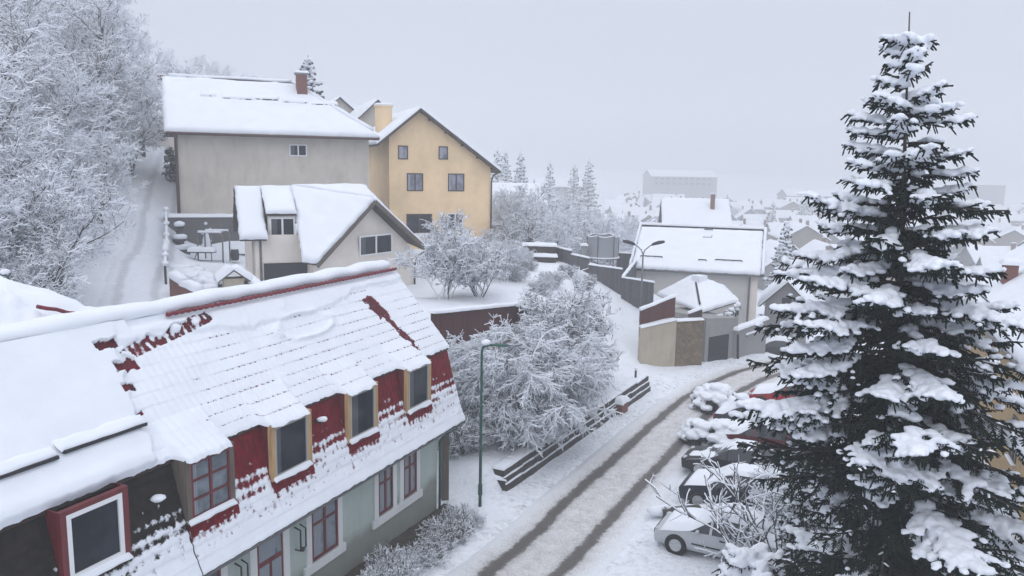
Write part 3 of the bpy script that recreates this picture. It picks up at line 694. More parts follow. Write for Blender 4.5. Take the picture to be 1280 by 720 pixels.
# small chunk of snow sitting on a bracket between the dormers
for t, z in ((-7.75, 5.5), (-13.4, 5.35)):
    mb = MB(); mb.bar(HP(t, .55, z), HP(t, .28, z-.02), .06, .05); br = mb.build('bracket', 'metal_dark', house)
    mb = MB(); mb.ball(HP(t+.05, .32, z+.06), .13, 2, .4, t, 0, (1.2, 1, .6)); mb.build('snow_lump', 'snow_roof', br, True)
# ground floor windows with white surrounds
def gf(a, b, z0, z1, nm='window', pair=None):
    sw = .22
    if pair is None: pair = (a-sw, b+sw)
    m = MB(); P = lambda t, z, d: HP(t, .52-d, z)
    def bx(t0, t1, za, zb_, d0, d1): m.hexa([P(t0, za, d1), P(t1, za, d1), P(t1, za, d0), P(t0, za, d0)], [P(t0, zb_, d1), P(t1, zb_, d1), P(t1, zb_, d0), P(t0, zb_, d0)])
    bx(a-sw, a, z0-.05, 3.22, 0, .05); bx(b, b+sw, z0-.05, 3.22, 0, .05); bx(a-sw-.12, b+sw+.12, z0-.32, z0-.05, 0, .08); bx(a, b, z1, 3.22, 0, .05)
    so = m.build('window_surround', 'white_plaster', house)
    window(so, HP(a, .52, z0), HD, b-a, z1-z0, OUT, 'redwood', 'glass_cur', 1, 1, .075, nm, False, rowpos=[.68])
gf(-4.72, -3.88, 1.42, 2.95); gf(-3.22, -2.38, 1.42, 2.95); gf(-8.06, -6.85, 1.4, 2.98)
m = MB(); a, b = -10.25, -9.25
for t0, t1, za, zb in ((a-.25, a, -.2, 3.22), (b, b+.25, -.2, 3.22), (a, b, 3.0, 3.22)): m.hexa([HP(t0, .47, za), HP(t1, .47, za), HP(t1, .52, za), HP(t0, .52, za)], [HP(t0, .47, zb), HP(t1, .47, zb), HP(t1, .52, zb), HP(t0, .52, zb)])
ds = m.build('door_surround', 'white_plaster', house)
dd = MB(); dd.hexa([HP(a, .49, 0), HP(b, .49, 0), HP(b, .515, 0), HP(a, .515, 0)], [HP(a, .49, 3.0), HP(b, .49, 3.0), HP(b, .515, 3.0), HP(a, .515, 3.0)]); dr = dd.build('door', 'redwood', house)
g = MB(); g.quad(HP(a+.08, .484, 1.3), HP((a+b)/2-.05, .484, 1.3), HP((a+b)/2-.05, .484, 2.2), HP(a+.08, .484, 2.2)); g.quad(HP((a+b)/2+.05, .484, 1.3), HP(b-.08, .484, 1.3), HP(b-.08, .484, 2.2), HP((a+b)/2+.05, .484, 2.2)); g.quad(HP(a+.08, .484, 2.35), HP(b-.08, .484, 2.35), HP(b-.08, .484, 2.9), HP(a+.08, .484, 2.9)); g.build('door_pane', 'glass_cur', dr)
gf(-12.6, -11.5, 1.4, 2.98)
for t in (-8.75, -11.0):
    m = MB(); m.tube([HP(t, .5, 2.75), HP(t, .3, 2.7), HP(t, .3, 2.2), HP(t+.1, .3, 2.05)], .025, 6); m.tube([HP(t+.22, .5, 2.75), HP(t+.22, .3, 2.68), HP(t+.22, .3, 2.15), HP(t, .3, 2.1), HP(t, .5, 2.1)], .022, 6); m.ball(HP(t+.1, .33, 2.1), .08, 1); m.build('cable_bracket', 'metal_dark', house)
# rear wing behind the ridge
wing = MB(); wt = -13.0; hw = 2.5
P = lambda t, s, z: HP(t, s, z)
for sg in (1, -1):
    q = [P(wt+sg*hw, 3.5, 8.1), P(wt+sg*hw, 12, 8.1), P(wt, 12, 9.55), P(wt, 5.7, 9.55)]
    wing.poly(q if sg > 0 else q[::-1], .12)
wing.hexa([P(wt-hw+.4, 3.5, 3.0), P(wt+hw-.4, 3.5, 3.0), P(wt+hw-.4, 11.6, 3.0), P(wt-hw+.4, 11.6, 3.0)], [P(wt-hw+.4, 3.5, 8.2), P(wt+hw-.4, 3.5, 8.2), P(wt+hw-.4, 11.6, 8.2), P(wt-hw+.4, 11.6, 8.2)], 1)
wo = wing.build('rear_wing', [MATS['red_ridge_tile'], M['rough_con']], house)
s = MB(); s.snowq(P(wt+hw-.12, 3.5, 8.18), P(wt+hw-.12, 12, 8.18), P(wt, 12, 9.57), P(wt, 5.7, 9.57), .3, .22, 5, lump=1.2, ns=.9, edge=.3); s.snowq(P(wt-hw, 3.4, 8.12), P(wt+hw, 3.4, 8.12), P(wt+.02, 5.75, 9.57), P(wt-.02, 5.75, 9.57), .3, .2, 8, lump=1.0, ns=1.5, edge=.3); s.snowq(P(wt-hw, 3.5, 8.1), P(wt-hw, 12, 8.1), P(wt, 12, 9.57), P(wt, 5.7, 9.57), .26, .5, 6); s.build('rear_wing_snow', 'snow_roof', wo, True)
mb = MB(); A_, B_ = atY(46, 383, 18.25), atY(122, 397, 19.3)
mb.tube([A_*(1-k)+B_*k+V(0, 0, .04*nz(k*5, 2)) for k in np.linspace(0, 1, 14)], [.05+.03*abs(nz(k*4, 7)) for k in np.linspace(0, 1, 14)], 6); mb.build('verge_tiles', MATS['red_ridge_tile'], wo, True)
# ================================================================== SMALL FRONT-FACING THINGS
# soil strip + dry shrubs along the wall
mb = MB(); n = 60; vs = []
for i in range(n+1):
    t = -11+10.6*i/n
    for k, s_ in enumerate((.5, .1, -.35, -.55+.25*nz(t*1.5, 3))):
        p = HP(t, s_, 0); vs.append((p[0], p[1], gz(p[0], p[1])+.13-.05*k*(k > 2)+.05*nz(t*3, k)))
mb.add(vs, [(i*4+k, (i+1)*4+k, (i+1)*4+k+1, i*4+k+1)[::-1] for i in range(n) for k in range(3)]); o = mb.build('soil_bed', 'soil', smooth=True); o['kind'] = 'structure'
# ================================================================== OTHER HOUSES
def P2(p, z): return V(p[0], p[1], z)
# ---- big grey house uphill
g0 = V(-23.3, 56.0); gx = V(.92, .395); gx /= np.linalg.norm(gx); gy = V(-gx[1], gx[0]); GL, GD = 13.4, 9.4
def GP(u, v, z): q = g0+gx*u+gy*v; return V(q[0], q[1], z)
gh = thing('grey_house', 'large grey rendered house with hipped snow roof and brick chimney, uphill', 'house', GP(6.7, 4.7, 8.6))
mb = MB(); zt = 14.5
mb.hexa([GP(0, 0, 6.5), GP(GL, 0, 6.5), GP(GL, GD, 6.5), GP(0, GD, 6.5)], [GP(0, 0, zt), GP(GL, 0, zt), GP(GL, GD, zt), GP(0, GD, zt)])
mb.poly([GP(0, 0, zt), GP(0, GD, zt), GP(0, GD/2, 18.3)], .2, 0, nrm=(*-gx, 0)); mb.build('wall', 'grey_wall', gh)
ov, ze, zr = .75, 14.55, 18.5; rl, rr = -.7, GL-4.9
A, B, C_, D_ = GP(-.7, -ov, ze), GP(GL+.6, -ov, ze), GP(rr, GD/2, zr), GP(rl, GD/2, zr)
A2, B2 = GP(-.7, GD+ov, ze), GP(GL+.6, GD+ov, ze)
mb = MB(); mb.poly([A, B, C_, D_], .16); mb.poly([B, B2, C_], .16); mb.poly([B2, A2, D_, C_], .16); ro = mb.build('roof', 'metal_brown', gh)
mb = MB(); up = V(0, 0, .012)
mb.snowq(A+up, B+up, C_+up, D_+up, .3, .3, 1, edge=.35, over=.08, lump=.3, ns=.6); mb.snowq(B2+up, A2+up, D_+up, C_+up, .3, .6, 2); mb.snowq(B+up, B2+up, C_+up, C_+up, .3, .5, 3)
mb.build('roof_snow', 'snow_roof', ro, True)
nrm = np.cross(B-A, D_-A); nrm /= np.linalg.norm(nrm)
def GR(u, k, h): return A*(1-k)+D_*k+V(*gx, 0)*u+nrm*h
for (a, b, k) in ((2.6, 3.4, .62), (4.0, 5.9, .585), (6.3, 7.8, .6), (8.3, 9.9, .565), (10.4, 12.1, .545)):
    mb = MB(); mb.bar(GR(a, k, .27), GR(b, k, .27), .10, .14); g = mb.build('snow_guard', 'metal_dark', ro)
    mb = MB(); mb.snowq(GR(a-.1, k+.005, .31), GR(b+.1, k+.005, .31), GR(b+.1, k+.07, .28), GR(a-.1, k+.07, .28), .13, .2, a, edge=.15); mb.build('guard_snow', 'snow_roof', g, True)
mb = MB(); pts = [GP(u, GD/2-.24, zr+.13-.02*math.sin(u)) for u in np.linspace(.9, rr, 14)]+[GP(rr+.9, GD/2-.9, zr-.55)]
mb.tube(pts, .075, 6); mb.build('ridge_tiles', 'metal_dark', ro, True)
mb = MB()
for a_, b_ in ((GP(-.3, GD/2, zr), GP(rr, GD/2, zr)), (GP(rr, GD/2, zr), GP(GL+.2, -.4, ze+.3))): mb.tube([a_+(b_-a_)*k+V(0, 0, .26+.06*nz(k*9, a_[2])) for k in np.linspace(0, 1, 14)], .17, 8)
mb.build('ridge_snow', 'snow_roof', ro, True)
mb = MB(); q = GP(rr+.55, GD/2-1.2, 0); mb.box(q, gx, gy, .75, .75, 16.6, 19.2); ch = mb.build('chimney', 'brick', gh); mb = MB(); mb.box(q, gx, gy, .9, .9, 19.2, 19.32); mb.build('chimney_cap', 'concrete', ch)
mb = MB(); a_, b_ = GP(rr+.55-.5, GD/2-1.7, 19.32), GP(rr+1.05, GD/2-1.7, 19.32); mb.snowq(a_, b_, GP(rr+1.05, GD/2-.7, 19.32), GP(rr+.05, GD/2-.7, 19.32), .2, .15); mb.build('chimney_snow', 'snow', ch, True)
window(gh, GP(7.55, 0, 13.05), gx, 1.25, .85, -gy, 'whitepvc', 'glass', 1, 1, .08, sill=False)
mb = MB(); mb.tube([A+V(0, 0, -.12)-V(*gy, 0)*.08, B+V(0, 0, -.12)-V(*gy, 0)*.08], .1, 8); gt = mb.build('gutter', 'metal_brown', gh, True)
mb = MB(); mb.tube([GP(-.05, -ov, ze-.2), GP(-.06, -.15, 13.8), GP(-.06, -.15, 8.4)], .11, 8); mb.build('downpipe', 'metal_brown', gt, True)
mb = MB(); mb.tube([GP(8.6, -.16, 9.3), GP(8.6, -.16, 10.9)], .05, 6); mb.ball(GP(8.6, -.18, 10.6), .16, 1); mb.bar(GP(8.45, -.18, 10.85), GP(8.75, -.18, 10.85), .06, .06); mb.build('vent_pipe', 'metal_dark', gh)
# ---- yellow house
y0 = V(-10.5, 68.0); yx = V(.945, .33); yx /= np.linalg.norm(yx); yy = V(-yx[1], yx[0]); YL, YD = 8.95, 12.0
def YP(u, v, z): q = y0+yx*u+yy*v; return V(q[0], q[1], z)
yh = thing('yellow_house', 'tall yellow house with steep snowy gable roof and brown windows', 'house', YP(4.5, 6, 5.3))
pk = 2.55; zl, zp, zr_ = 15.05, 17.15, 12.55
mb = MB(); mb.poly([YP(0, 0, 4.8), YP(YL, 0, 4.8), YP(YL, 0, zr_), YP(pk, 0, zp), YP(0, 0, zl)], YD, 0, nrm=(*-yy, 0)); mb.build('wall', 'yellow_wall', yh)
kl = (zp-zl)/pk; kr = (zp-zr_)/(YL-pk)
e = .1; mb = MB(); fo = -.75; bo = YD+.4; up = V(0, 0, .1)
Lf, Pf, Rf = YP(-1.15, fo, zl-kl*1.15), YP(pk, fo, zp), YP(YL+.75, fo, zr_-kr*.75)
Lb, Pb, Rb = YP(-1.15, bo, zl-kl*1.15), YP(pk, bo, zp), YP(YL+.75, bo, zr_-kr*.75)
mb.poly([x+up for x in (Lb, Lf, Pf, Pb)], .2, nrm=np.cross(Lf-Lb, Pf-Lb)); mb.poly([x+up for x in (Rf, Rb, Pb, Pf)], .2, nrm=np.cross(Rb-Rf, Pb-Rf))
for k in (.12, .32, .52, .72, .9): p = Pf*(1-k)+Rf*k; mb.bar(p+V(*-yy, 0)*-.05+V(0, 0, -.18), p+V(*yy, 0)*.8+V(0, 0, -.18), .16, .18)
ro = mb.build('roof', 'wood_dark', yh)
mb = MB(); u2 = V(0, 0, .11); mb.snowq(Lb+u2, Lf+u2, Pf+u2, Pb+u2, .28, .4, 3, edge=.25, over=.0); mb.snowq(Rf+u2, Rb+u2, Pb+u2, Pf+u2, .24, .5, 4, edge=.2, over=0); mb.build('roof_snow', 'snow_roof', ro, True)
mb = MB(); c = YP(.3, 4.2, 0); mb.lathe((c[0], c[1], 14.5), [(.75, 0), (.75, 3.0), (.85, 3.05), (.85, 3.15)], 20); ch = mb.build('chimney', 'yellow_wall', yh, False)
mb = MB(); mb.lathe((c[0], c[1], 17.65), [(.86, 0), (.84, .14), (.6, .22), (0, .24)], 20); mb.build('chimney_snow', 'snow', ch, True)
mb = MB(); mb.hexa([YP(-.03, -.05, 4.6), YP(YL+.03, -.05, 4.6), YP(YL+.03, .3, 4.6), YP(-.03, .3, 4.6)], [YP(-.03, -.05, 6.3), YP(YL+.03, -.05, 6.3), YP(YL+.03, .3, 6.3), YP(-.03, .3, 6.3)]); mb.build('plinth', 'brick', yh)
yo = -yy
for (u, z, w_, h_, mull, gm, fm) in ((.75, 13.0, .85, 1.15, 0, 'glass_y', 'wood_dark'), (4.25, 13.05, .82, 1.12, 0, 'glass_y', 'wood_dark'), (1.5, 10.35, 1.4, 1.5, 1, 'glass_y', 'wood_dark'), (5.1, 10.35, 1.45, 1.52, 1, 'glass_y', 'wood_dark'), (1.45, 6.65, 2.25, 1.75, 1, 'glass', 'wood_dark'), (5.05, 7.0, 1.4, 1.45, 1, 'glass', 'whitepvc')):
    window(yh, YP(u, 0, z), yx, w_, h_, yo, fm, gm, mull, 1, .09, sill=False)
mb = MB(); mb.hexa([YP(1.0, -1.5, 5.45), YP(4.0, -1.5, 5.45), YP(4.0, -.06, 5.45), YP(1.0, -.06, 5.45)], [YP(1.0, -1.5, 6.55), YP(4.0, -1.5, 6.55), YP(4.0, -.06, 6.55), YP(1.0, -.06, 6.55)]); bl = mb.build('balcony', 'yellow_wall', yh)
mb = MB(); mb.snowq(YP(.95, -1.55, 6.56), YP(4.05, -1.55, 6.56), YP(4.05, -.1, 6.56), YP(.95, -.1, 6.56), .22, .2); mb.build('balcony_snow', 'snow', bl, True)
mb = MB(); mb.tube([YP(YL+.6, -.6, 12.1), YP(YL+.15, -.2, 11.7), YP(YL+.05, -.12, 11.2), YP(YL+.05, -.12, 4.8)], .08, 8); mb.build('downpipe', 'metal_brown', yh, True)
# two gabled houses behind it
gable_house('gabled_house', 'brown gabled house peeking over the yellow house roof', 'house', (-16.2, 90), yy, 12, 7.6, 7, 15.4, 19.0, 'grey_wall')
gable_house('gabled_house', 'small brown gable furthest left behind the yellow house roof', 'house', (-21.8, 99), yy, 9, 4.0, 8, 18.3, 20.0, 'grey_wall')
# ---- small cream house in the middle
sh = thing('cream_house', 'small cream house with shed dormer and gable window, behind the red roof', 'house', (-12, 47, 6))
A = atY(297, 233, 47.0); Bq = atY(455, 237, 49.8); pkp = atY(468, 251, 48.6)
zR = (A[2]+Bq[2])/2; A[2] = zR; Bq[2] = zR
rd = (Bq-A); rd[2] = 0; rd /= np.linalg.norm(rd); fd = V(rd[1], -rd[0], 0)      # fall direction, toward the camera
def SP(u, r, kz=.84): return A+rd*u+fd*r+V(0, 0, -kz*r)
RLn = np.linalg.norm(Bq-A)
eL = atY(396, 331, 44.0); eR = atY(534, 312, 52.4)
gd = eR-eL; gd[2] = 0; gd /= np.linalg.norm(gd); go = V(gd[1], -gd[0], 0)
ground_s = 4.0
# walls
wl, wl2 = SP(.5, 2.75), SP(7.3, 4.2)
gl_, gr_ = eL+gd*.75-go*.55, eR-gd*.75-go*.55
bk = A-fd*3.2+rd*.5; bk2 = Bq-fd*2.2+rd*.9
fp = [wl, SP(3.6, 2.75), SP(3.7, 3.9), V(*gl_), V(*gr_), bk2, bk]
mb = MB(); 
def zt_at(p):  # height of roof underside at plan p
    r = np.dot(V(p[0]-A[0], p[1]-A[1], 0), fd); return zR-.84*abs(r)-.12
for i in range(len(fp)):
    a, b = fp[i], fp[(i+1) % len(fp)]
    za, zb = zt_at(a), zt_at(b)
    if i == 0: za = zb = 8.55
    if i == 3: za = zb = 7.2
    if i == 4: za, zb = 6.9, 7.4
    if i == 5: za, zb = 7.4, 7.8
    if i == 6: za, zb = 7.8, 8.5
    n_ = V(b[1]-a[1], a[0]-b[0], 0)
    mb.poly([(a[0], a[1], ground_s), (b[0], b[1], ground_s), (b[0], b[1], zb), (a[0], a[1], za)], .15, 0, nrm=n_)
pkz = V(pkp[0], pkp[1], 0)-go*.55; mb.poly([(gl_[0], gl_[1], 7.15), (gr_[0], gr_[1], 7.15), (pkz[0], pkz[1], pkp[2]-.25)], .15, 0, nrm=go)
mb.build('wall', 'cream_wall', sh)
mb = MB(); sn = MB(); u_ = V(0, 0, .1)
def roofpiece(q, th=.25, seed=0, **k):
    q = [np.asarray(x, float) for x in q]; mb.poly(q, .14); sn.snowq(*[x+V(0, 0, .02) for x in q], th, .25, seed, **k)
roofpiece([SP(-.15, 3.25), SP(1.27, 3.25), SP(1.27, 0), SP(-.15, 0)], .24, 1, over=.03)
x0 = SP(3.02, 4.65); dr0, dr1 = 1.32, 3.0
eLr = eL+V(0, 0, .05)
# right slope is cut by the oblique barge
mb.poly([x0, eLr, pkp, Bq, SP(3.02, 0)], .14, nrm=np.cross(eLr-x0, SP(3.02, 0)-x0))
sn.snowq(x0+V(0, 0, .02), eLr+V(0, 0, .02), pkp+V(0, 0, .02), SP(3.02, 0)+V(0, 0, .02), .3, .22, 5, over=.04)
sn.snowq(SP(3.02, .03)+V(0, 0, .03), pkp+V(0, 0, .03), Bq+V(0, 0, .03), Bq+V(0, 0, .03), .3, .25, 6, over=.1)
# shed dormer roof + other side of the gable + back slope
roofpiece([SP(dr0, 2.5, .55), SP(dr1, 2.5, .55), SP(dr1, -.02, .55), SP(dr0, -.02, .55)], .22, 7, over=.02)
roofpiece([eR, Bq-fd*3.2+rd*1.5+V(0, 0, -2.7), Bq, pkp], .24, 8)
roofpiece([A-fd*3.2+V(0, 0, -2.7)-rd*.15, Bq-fd*3.2+rd*1.5+V(0, 0, -2.7), Bq, A-rd*.15][::-1], .2, 9)
ro = mb.build('roof', 'wood_dark', sh); sn.build('roof_snow', 'snow_roof', ro, True)
mb = MB()
for a, b in ((eL, pkp), (pkp, eR)): mb.bar(a+go*.05+V(0, 0, -.06), b+go*.05+V(0, 0, -.06), .1, .26)
mb.build('bargeboard', 'wood_old', ro)
mb = MB(); mb.tube([SP(u, 1.1)+V(0, 0, .34+.03*math.sin(u*14)) for u in np.linspace(5.4, 7.6, 30)], .05, 6); mb.build('tile_edge', 'metal_dark', ro, True)
for u in (3.3, 4.3):
    mb = MB(); mb.bar(SP(u, 3.6)+V(0, 0, .36), SP(u+.55, 3.6)+V(0, 0, .36), .08, .1); mb.build('snow_guard', 'metal_dark', ro)
d0, d1 = SP(dr0+.1, 2.3), SP(dr1-.05, 2.3); zd = SP(dr0, 2.4, .55)[2]-.1
mb = MB(); mb.poly([(d0[0], d0[1], zd-1.75), (d1[0], d1[1], zd-1.75), (d1[0], d1[1], zd), (d0[0], d0[1], zd)], .12, 0, nrm=fd); dw = mb.build('dormer_wall', 'cream_wall', sh)
window(dw, V(d0[0], d0[1], zd-1.32)+rd*.1, rd[:2], 1.4, 1.15, fd[:2], 'whitepvc', 'glass', 1, 1, .09, sill=False)
# gable window, downpipes
gw = atY(449, 322, 47.0); 
def on_gable(x, y):
    d = ray(x, y); p0 = gl_; k = np.dot(p0-CAM, V(go[0], go[1], 0))/np.dot(d, V(go[0], go[1], 0)); return CAM+d*k
q0, q1, q2 = on_gable(449, 321), on_gable(490, 321), on_gable(449, 295)
window(sh, q0, gd[:2], np.linalg.norm((q1-q0)[:2]), q2[2]-q0[2], go[:2], 'whitepvc', 'glass', 1, 1, .1, sill=False)
mb = MB(); p = eR-go*.1; mb.tube([p+V(0, 0, -.1), p-gd*.55-go*.35+V(0, 0, -.45), gr_+go*.1+V(0, 0, -.3)*0+V(0, 0, -1.0), V(gr_[0], gr_[1], ground_s)+go*.1], .065, 8); mb.build('downpipe', 'metal_brown', sh, True)
mb = MB(); p = SP(.95, 2.72); mb.tube([p+V(0, 0, .1), V(p[0], p[1], 4.5)+fd*.1], .07, 8); mb.build('downpipe', 'metal_grey', sh, True)
mb = MB(); a, b = SP(1.1, 2.8), SP(3.5, 2.8); mb.poly([(a[0], a[1], 4.2), (b[0], b[1], 4.2), (b[0], b[1], 6.95), (a[0], a[1], 6.95)], .04, 0, nrm=fd); mb.build('basement_opening', 'metal_dark', sh)
mb = MB(); mb.ball(SP(2.95, 2.6)+V(0, 0, -.1), .2, 2, .3, 2, 0, (.6, .5, 2)); mb.build('snow_lump', 'snow', sh, True)
# ---- big pale house on the right
b0 = atY(948, 335, 62.0)[:2]; bx_ = V(.955, -.30); bx_ /= np.linalg.norm(bx_); by_ = V(-bx_[1], bx_[0]); BL, BD = 9.6, 9.0
def BP(u, v, z): q = b0+bx_*(u-BL)+by_*v; return V(q[0], q[1], z)
bh = thing('pale_house', 'large pale house with broad snowy roof and snow rails, above the garage', 'house', BP(4.8, 4.5, -1))
mb = MB(); mb.hexa([BP(0, 0, -3), BP(BL, 0, -3), BP(BL, BD, -3), BP(0, BD, -3)], [BP(0, 0, 4.75), BP(BL, 0, 4.75), BP(BL, BD, 4.75), BP(0, BD, 4.75)])
for u in (0, BL): mb.poly([BP(u, 0, 4.75), BP(u, BD, 4.75), BP(u, BD/2, 7.55)], .2, 0, nrm=(*(bx_*(1 if u else -1)), 0))
mb.build('wall', 'bwall', bh)
A_, B_, C2, D2 = BP(-.45, -.6, 4.6), BP(BL+.45, -.6, 4.6), BP(BL+.45, BD/2, 7.75), BP(-.45, BD/2, 7.75); A3, B3 = BP(-.45, BD+.6, 4.6), BP(BL+.45, BD+.6, 4.6)
mb = MB(); mb.poly([A_, B_, C2, D2], .16); mb.poly([B3, A3, D2, C2], .16); ro = mb.build('roof', 'metal_dark', bh)
mb = MB(); up = V(0, 0, .012); mb.snowq(BP(-.2, -.6, 4.62), BP(BL+.15, -.6, 4.62), BP(BL+.15, BD/2-.3, 7.53), BP(-.2, BD/2-.3, 7.53), .24, .25, 1, edge=.16, over=.05, lump=.25); mb.snowq(B3+up, A3+up, D2+up, C2+up, .25, .5, 2, over=0)
for u0, u1 in ((-.48, -.26), (BL+.22, BL+.46)): mb.snowq(BP(u0, -.6, 4.66), BP(u1, -.6, 4.66), BP(u1, BD/2, 7.8), BP(u0, BD/2, 7.8), .26, .3, 3, edge=.1, over=.01)
mb.snowq(BP(-.45, BD/2-.1, 7.8), BP(BL+.45, BD/2-.1, 7.8), BP(BL+.45, BD/2+.3, 7.8), BP(-.45, BD/2+.3, 7.8), .2, .3, 4, edge=.12, over=0)
mb.build('roof_snow', 'snow_roof', ro, True)
nr = np.cross(B_-A_, D2-A_); nr /= np.linalg.norm(nr)
def BR(u, k, h): return BP(u, -.6, 4.6)+(D2-A_)*k+nr*h
for a, b, k in ((.35, 2.1, .22), (5.0, 5.6, .2), (6.3, 8.35, .22)):
    mb = MB(); mb.bar(BR(a, k, .3), BR(b, k, .3), .05, .07)
    for u in np.linspace(a, b, 4 if b-a > 1 else 2): mb.bar(BR(u, k, .1), BR(u, k-.015, .36), .05, .05)
    mb.build('snow_rail', 'metal_dark', ro)
mb = MB(); q = [BR(5.05, .72, .235), BR(5.75, .72, .235), BR(5.75, .90, .235), BR(5.05, .90, .235)]
mb.bar(q[0], q[1], .05, .06); mb.bar(q[2], q[3], .05, .06); mb.bar(q[1], q[1]+(q[2]-q[1])*.3, .05, .06); mb.bar(q[2], q[2]+(q[3]-q[2])*.1, .05, .1); mb.build('skylight', 'metal_grey', ro)
mb = MB(); mb.tube([A_+V(0, 0, -.1)-V(*by_, 0)*.05, B_+V(0, 0, -.1)-V(*by_, 0)*.05], .08, 8); mb.build('gutter', 'metal_grey', bh, True)
mb = MB(); mb.tube([BP(BL-.55, -.62, 4.5), BP(BL-.6, -.1, 4.0), BP(BL-.6, -.1, -2)], .06, 8); mb.build('downpipe', 'metal_grey', bh, True)
mb = MB(); mb.hexa([BP(BL-.5, -.03, -3), BP(BL+.02, -.03, -3), BP(BL+.02, .3, -3), BP(BL-.5, .3, -3)], [BP(BL-.5, -.03, 4.5), BP(BL+.02, -.03, 4.5), BP(BL+.02, .3, 4.5), BP(BL-.5, .3, 4.5)]); mb.build('corner_strip', 'cream_wall', bh)
# ---- garage with hip roof, walls, brown board fences
ga = atZ(880, 455, 0)[:2]; gb = atZ(920, 447, 0)[:2]; kx = gb-ga; GW = np.linalg.norm(kx); kx /= GW; ky = V(-kx[1], kx[0])
def KP(u, v, z): q = ga+kx*u+ky*v; return V(q[0], q[1], z)
gar = thing('garage', 'concrete garage with dark door and hipped snow roof, beside the road bend', 'garage', KP(GW/2, 2, 0))
mb = MB(); gz1 = 2.75
mb.hexa([KP(0, 0, -.6), KP(GW, 0, -.6), KP(GW, 4.6, -.6), KP(0, 4.6, -.6)], [KP(0, 0, gz1+.3), KP(GW, 0, gz1), KP(GW, 4.6, gz1), KP(0, 4.6, gz1+.3)]); mb.build('wall', 'rough_con', gar)
mb = MB(); mb.hexa([KP(.35, -.03, -.2), KP(GW*.72, -.03, -.2), KP(GW*.72, .05, -.2), KP(.35, .05, -.2)], [KP(.35, -.03, 1.75), KP(GW*.72, -.03, 1.75), KP(GW*.72, .05, 1.75), KP(.35, .05, 1.75)]); gdr = mb.build('garage_door', 'metal_dark', gar)
mb = MB(); 
for z in np.arange(.1, 1.7, .32): mb.bar(KP(.36, -.045, z), KP(GW*.72-.01, -.045, z), .02, .04)
mb.build('door_rail', 'metal_dark', gdr)
ap = atY(868, 346, 57.5); ea, eb, ec, ed = atY(876, 391, 53.9), atY(922, 377, 55.2), atY(905, 352, 61.5), atY(822, 372, 58.5)
ec[2] = eb[2]; ed[2] = 3.4
mb = MB(); sn = MB()
for q in ([ea, eb, ap], [eb, ec, ap], [ec, ed, ap], [ed, ea, ap]):
    q = [x for x in q]; n_ = np.cross(q[1]-q[0], q[2]-q[0]); 
    mb.poly(q, .12, nrm=n_ if n_[2] > 0 else -n_); z_ = V(0, 0, .015); sn.snowq(q[0]+z_, q[1]+z_, q[2]+z_, q[2]+z_, .22, .2, q[0][0], over=.05, edge=.25)
ro = mb.build('roof', 'wood_dark', gar); sn.build('roof_snow', 'snow_roof', ro, True)
mb = MB(); mb.tube([ap*(1-k)+ea*k+V(0, 0, .2) for k in np.linspace(.25, .85, 12)], .07, 6); mb.build('hip_tiles', 'metal_dark', ro, True)
mb = MB(); p = ap+V(.25, -.5, -.1); mb.box(p, kx, ky, .9, .7, p[2]-.4, p[2]+.28); mb.build('roof_hatch', 'snow_roof', ro)
# masonry walls below
def wallseg(name, label, cat, a, b, zb, za0, za1, th, mat, capth=.12, group=None, cap=True, ov=.06, capmat='snow'):
    a = np.asarray(a[:2], float); b = np.asarray(b[:2], float); t = thing(name, label, cat, (*((a+b)/2), zb), group); d = (b-a)/np.linalg.norm(b-a); n = V(-d[1], d[0])
    m = MB(); m.hexa([(*a, zb), (*b, zb), (*(b+n*th), zb), (*(a+n*th), zb)], [(*a, za0), (*b, za1), (*(b+n*th), za1), (*(a+n*th), za0)]); m.build('masonry' if 'wall' in name else 'panel', mat, t)
    if cap:
        s = MB(); a2, b2 = a-n*ov, b-n*ov; s.snowq((*a2, za0+.004), (*b2, za1+.004), (*(b+n*(th+ov)), za1+.004), (*(a+n*(th+ov)), za0+.004), capth, .2, a[0], over=.02, edge=min(.12, th*.6+.02)); s.build('snow_cap', capmat, t, True)
    return t
def at_line(x, y, a, b):
    """pixel -> point on the vertical plane over plan line a-b"""
    d = ray(x, y); n = V(-(b-a)[1], (b-a)[0], 0); k = np.dot(V(*a, 0)-CAM*V(1, 1, 0), n)/np.dot(d, n); return CAM+d*k
wa, wb = atZ(800, 460, 0)[:2], atZ(881, 457, 0)[:2]
m0 = at_line(846, 400, wa, wb); wallseg('plaster_wall', 'old sandy plaster retaining wall under the maroon fence, by the road', 'wall', wa, m0, -.5, at_line(801, 410, wa, wb)[2], m0[2], .5, 'sand_wall', .14)
s1 = at_line(880, 400, wa, wb); wallseg('stone_wall', 'brown rubble stone retaining wall between sandy wall and garage', 'wall', m0, s1, -.5, m0[2]-.1, s1[2]-.0, .5, 'stone', .12)
nn = V(-(wb-wa)[1], (wb-wa)[0]); nn /= np.linalg.norm(nn)
f0 = wa+nn*.35; f1 = m0[:2]+nn*.35
wallseg('board_fence', 'maroon board fence on top of the sandy plaster wall', 'fence', f0, f1, 1.9, at_line(801, 388, f0, f1)[2], at_line(845, 370, f0, f1)[2], .1, 'maroon', .16, 'maroon board fences', ov=.12)
f2, f3 = m0[:2]+nn*.45+(wb-wa)/np.linalg.norm(wb-wa)*1.0, s1[:2]+nn*.3
wallseg('board_fence', 'short dark maroon fence piece between stone wall and garage roof', 'fence', f2, f3, 2.0, at_line(864, 392, f2, f3)[2], at_line(880, 386, f2, f3)[2], .1, 'maroon_dark', .14, 'maroon board fences', ov=.12)
c0, c1 = atZ(919, 449, 0)[:2], atZ(956, 446, -.4)[:2]
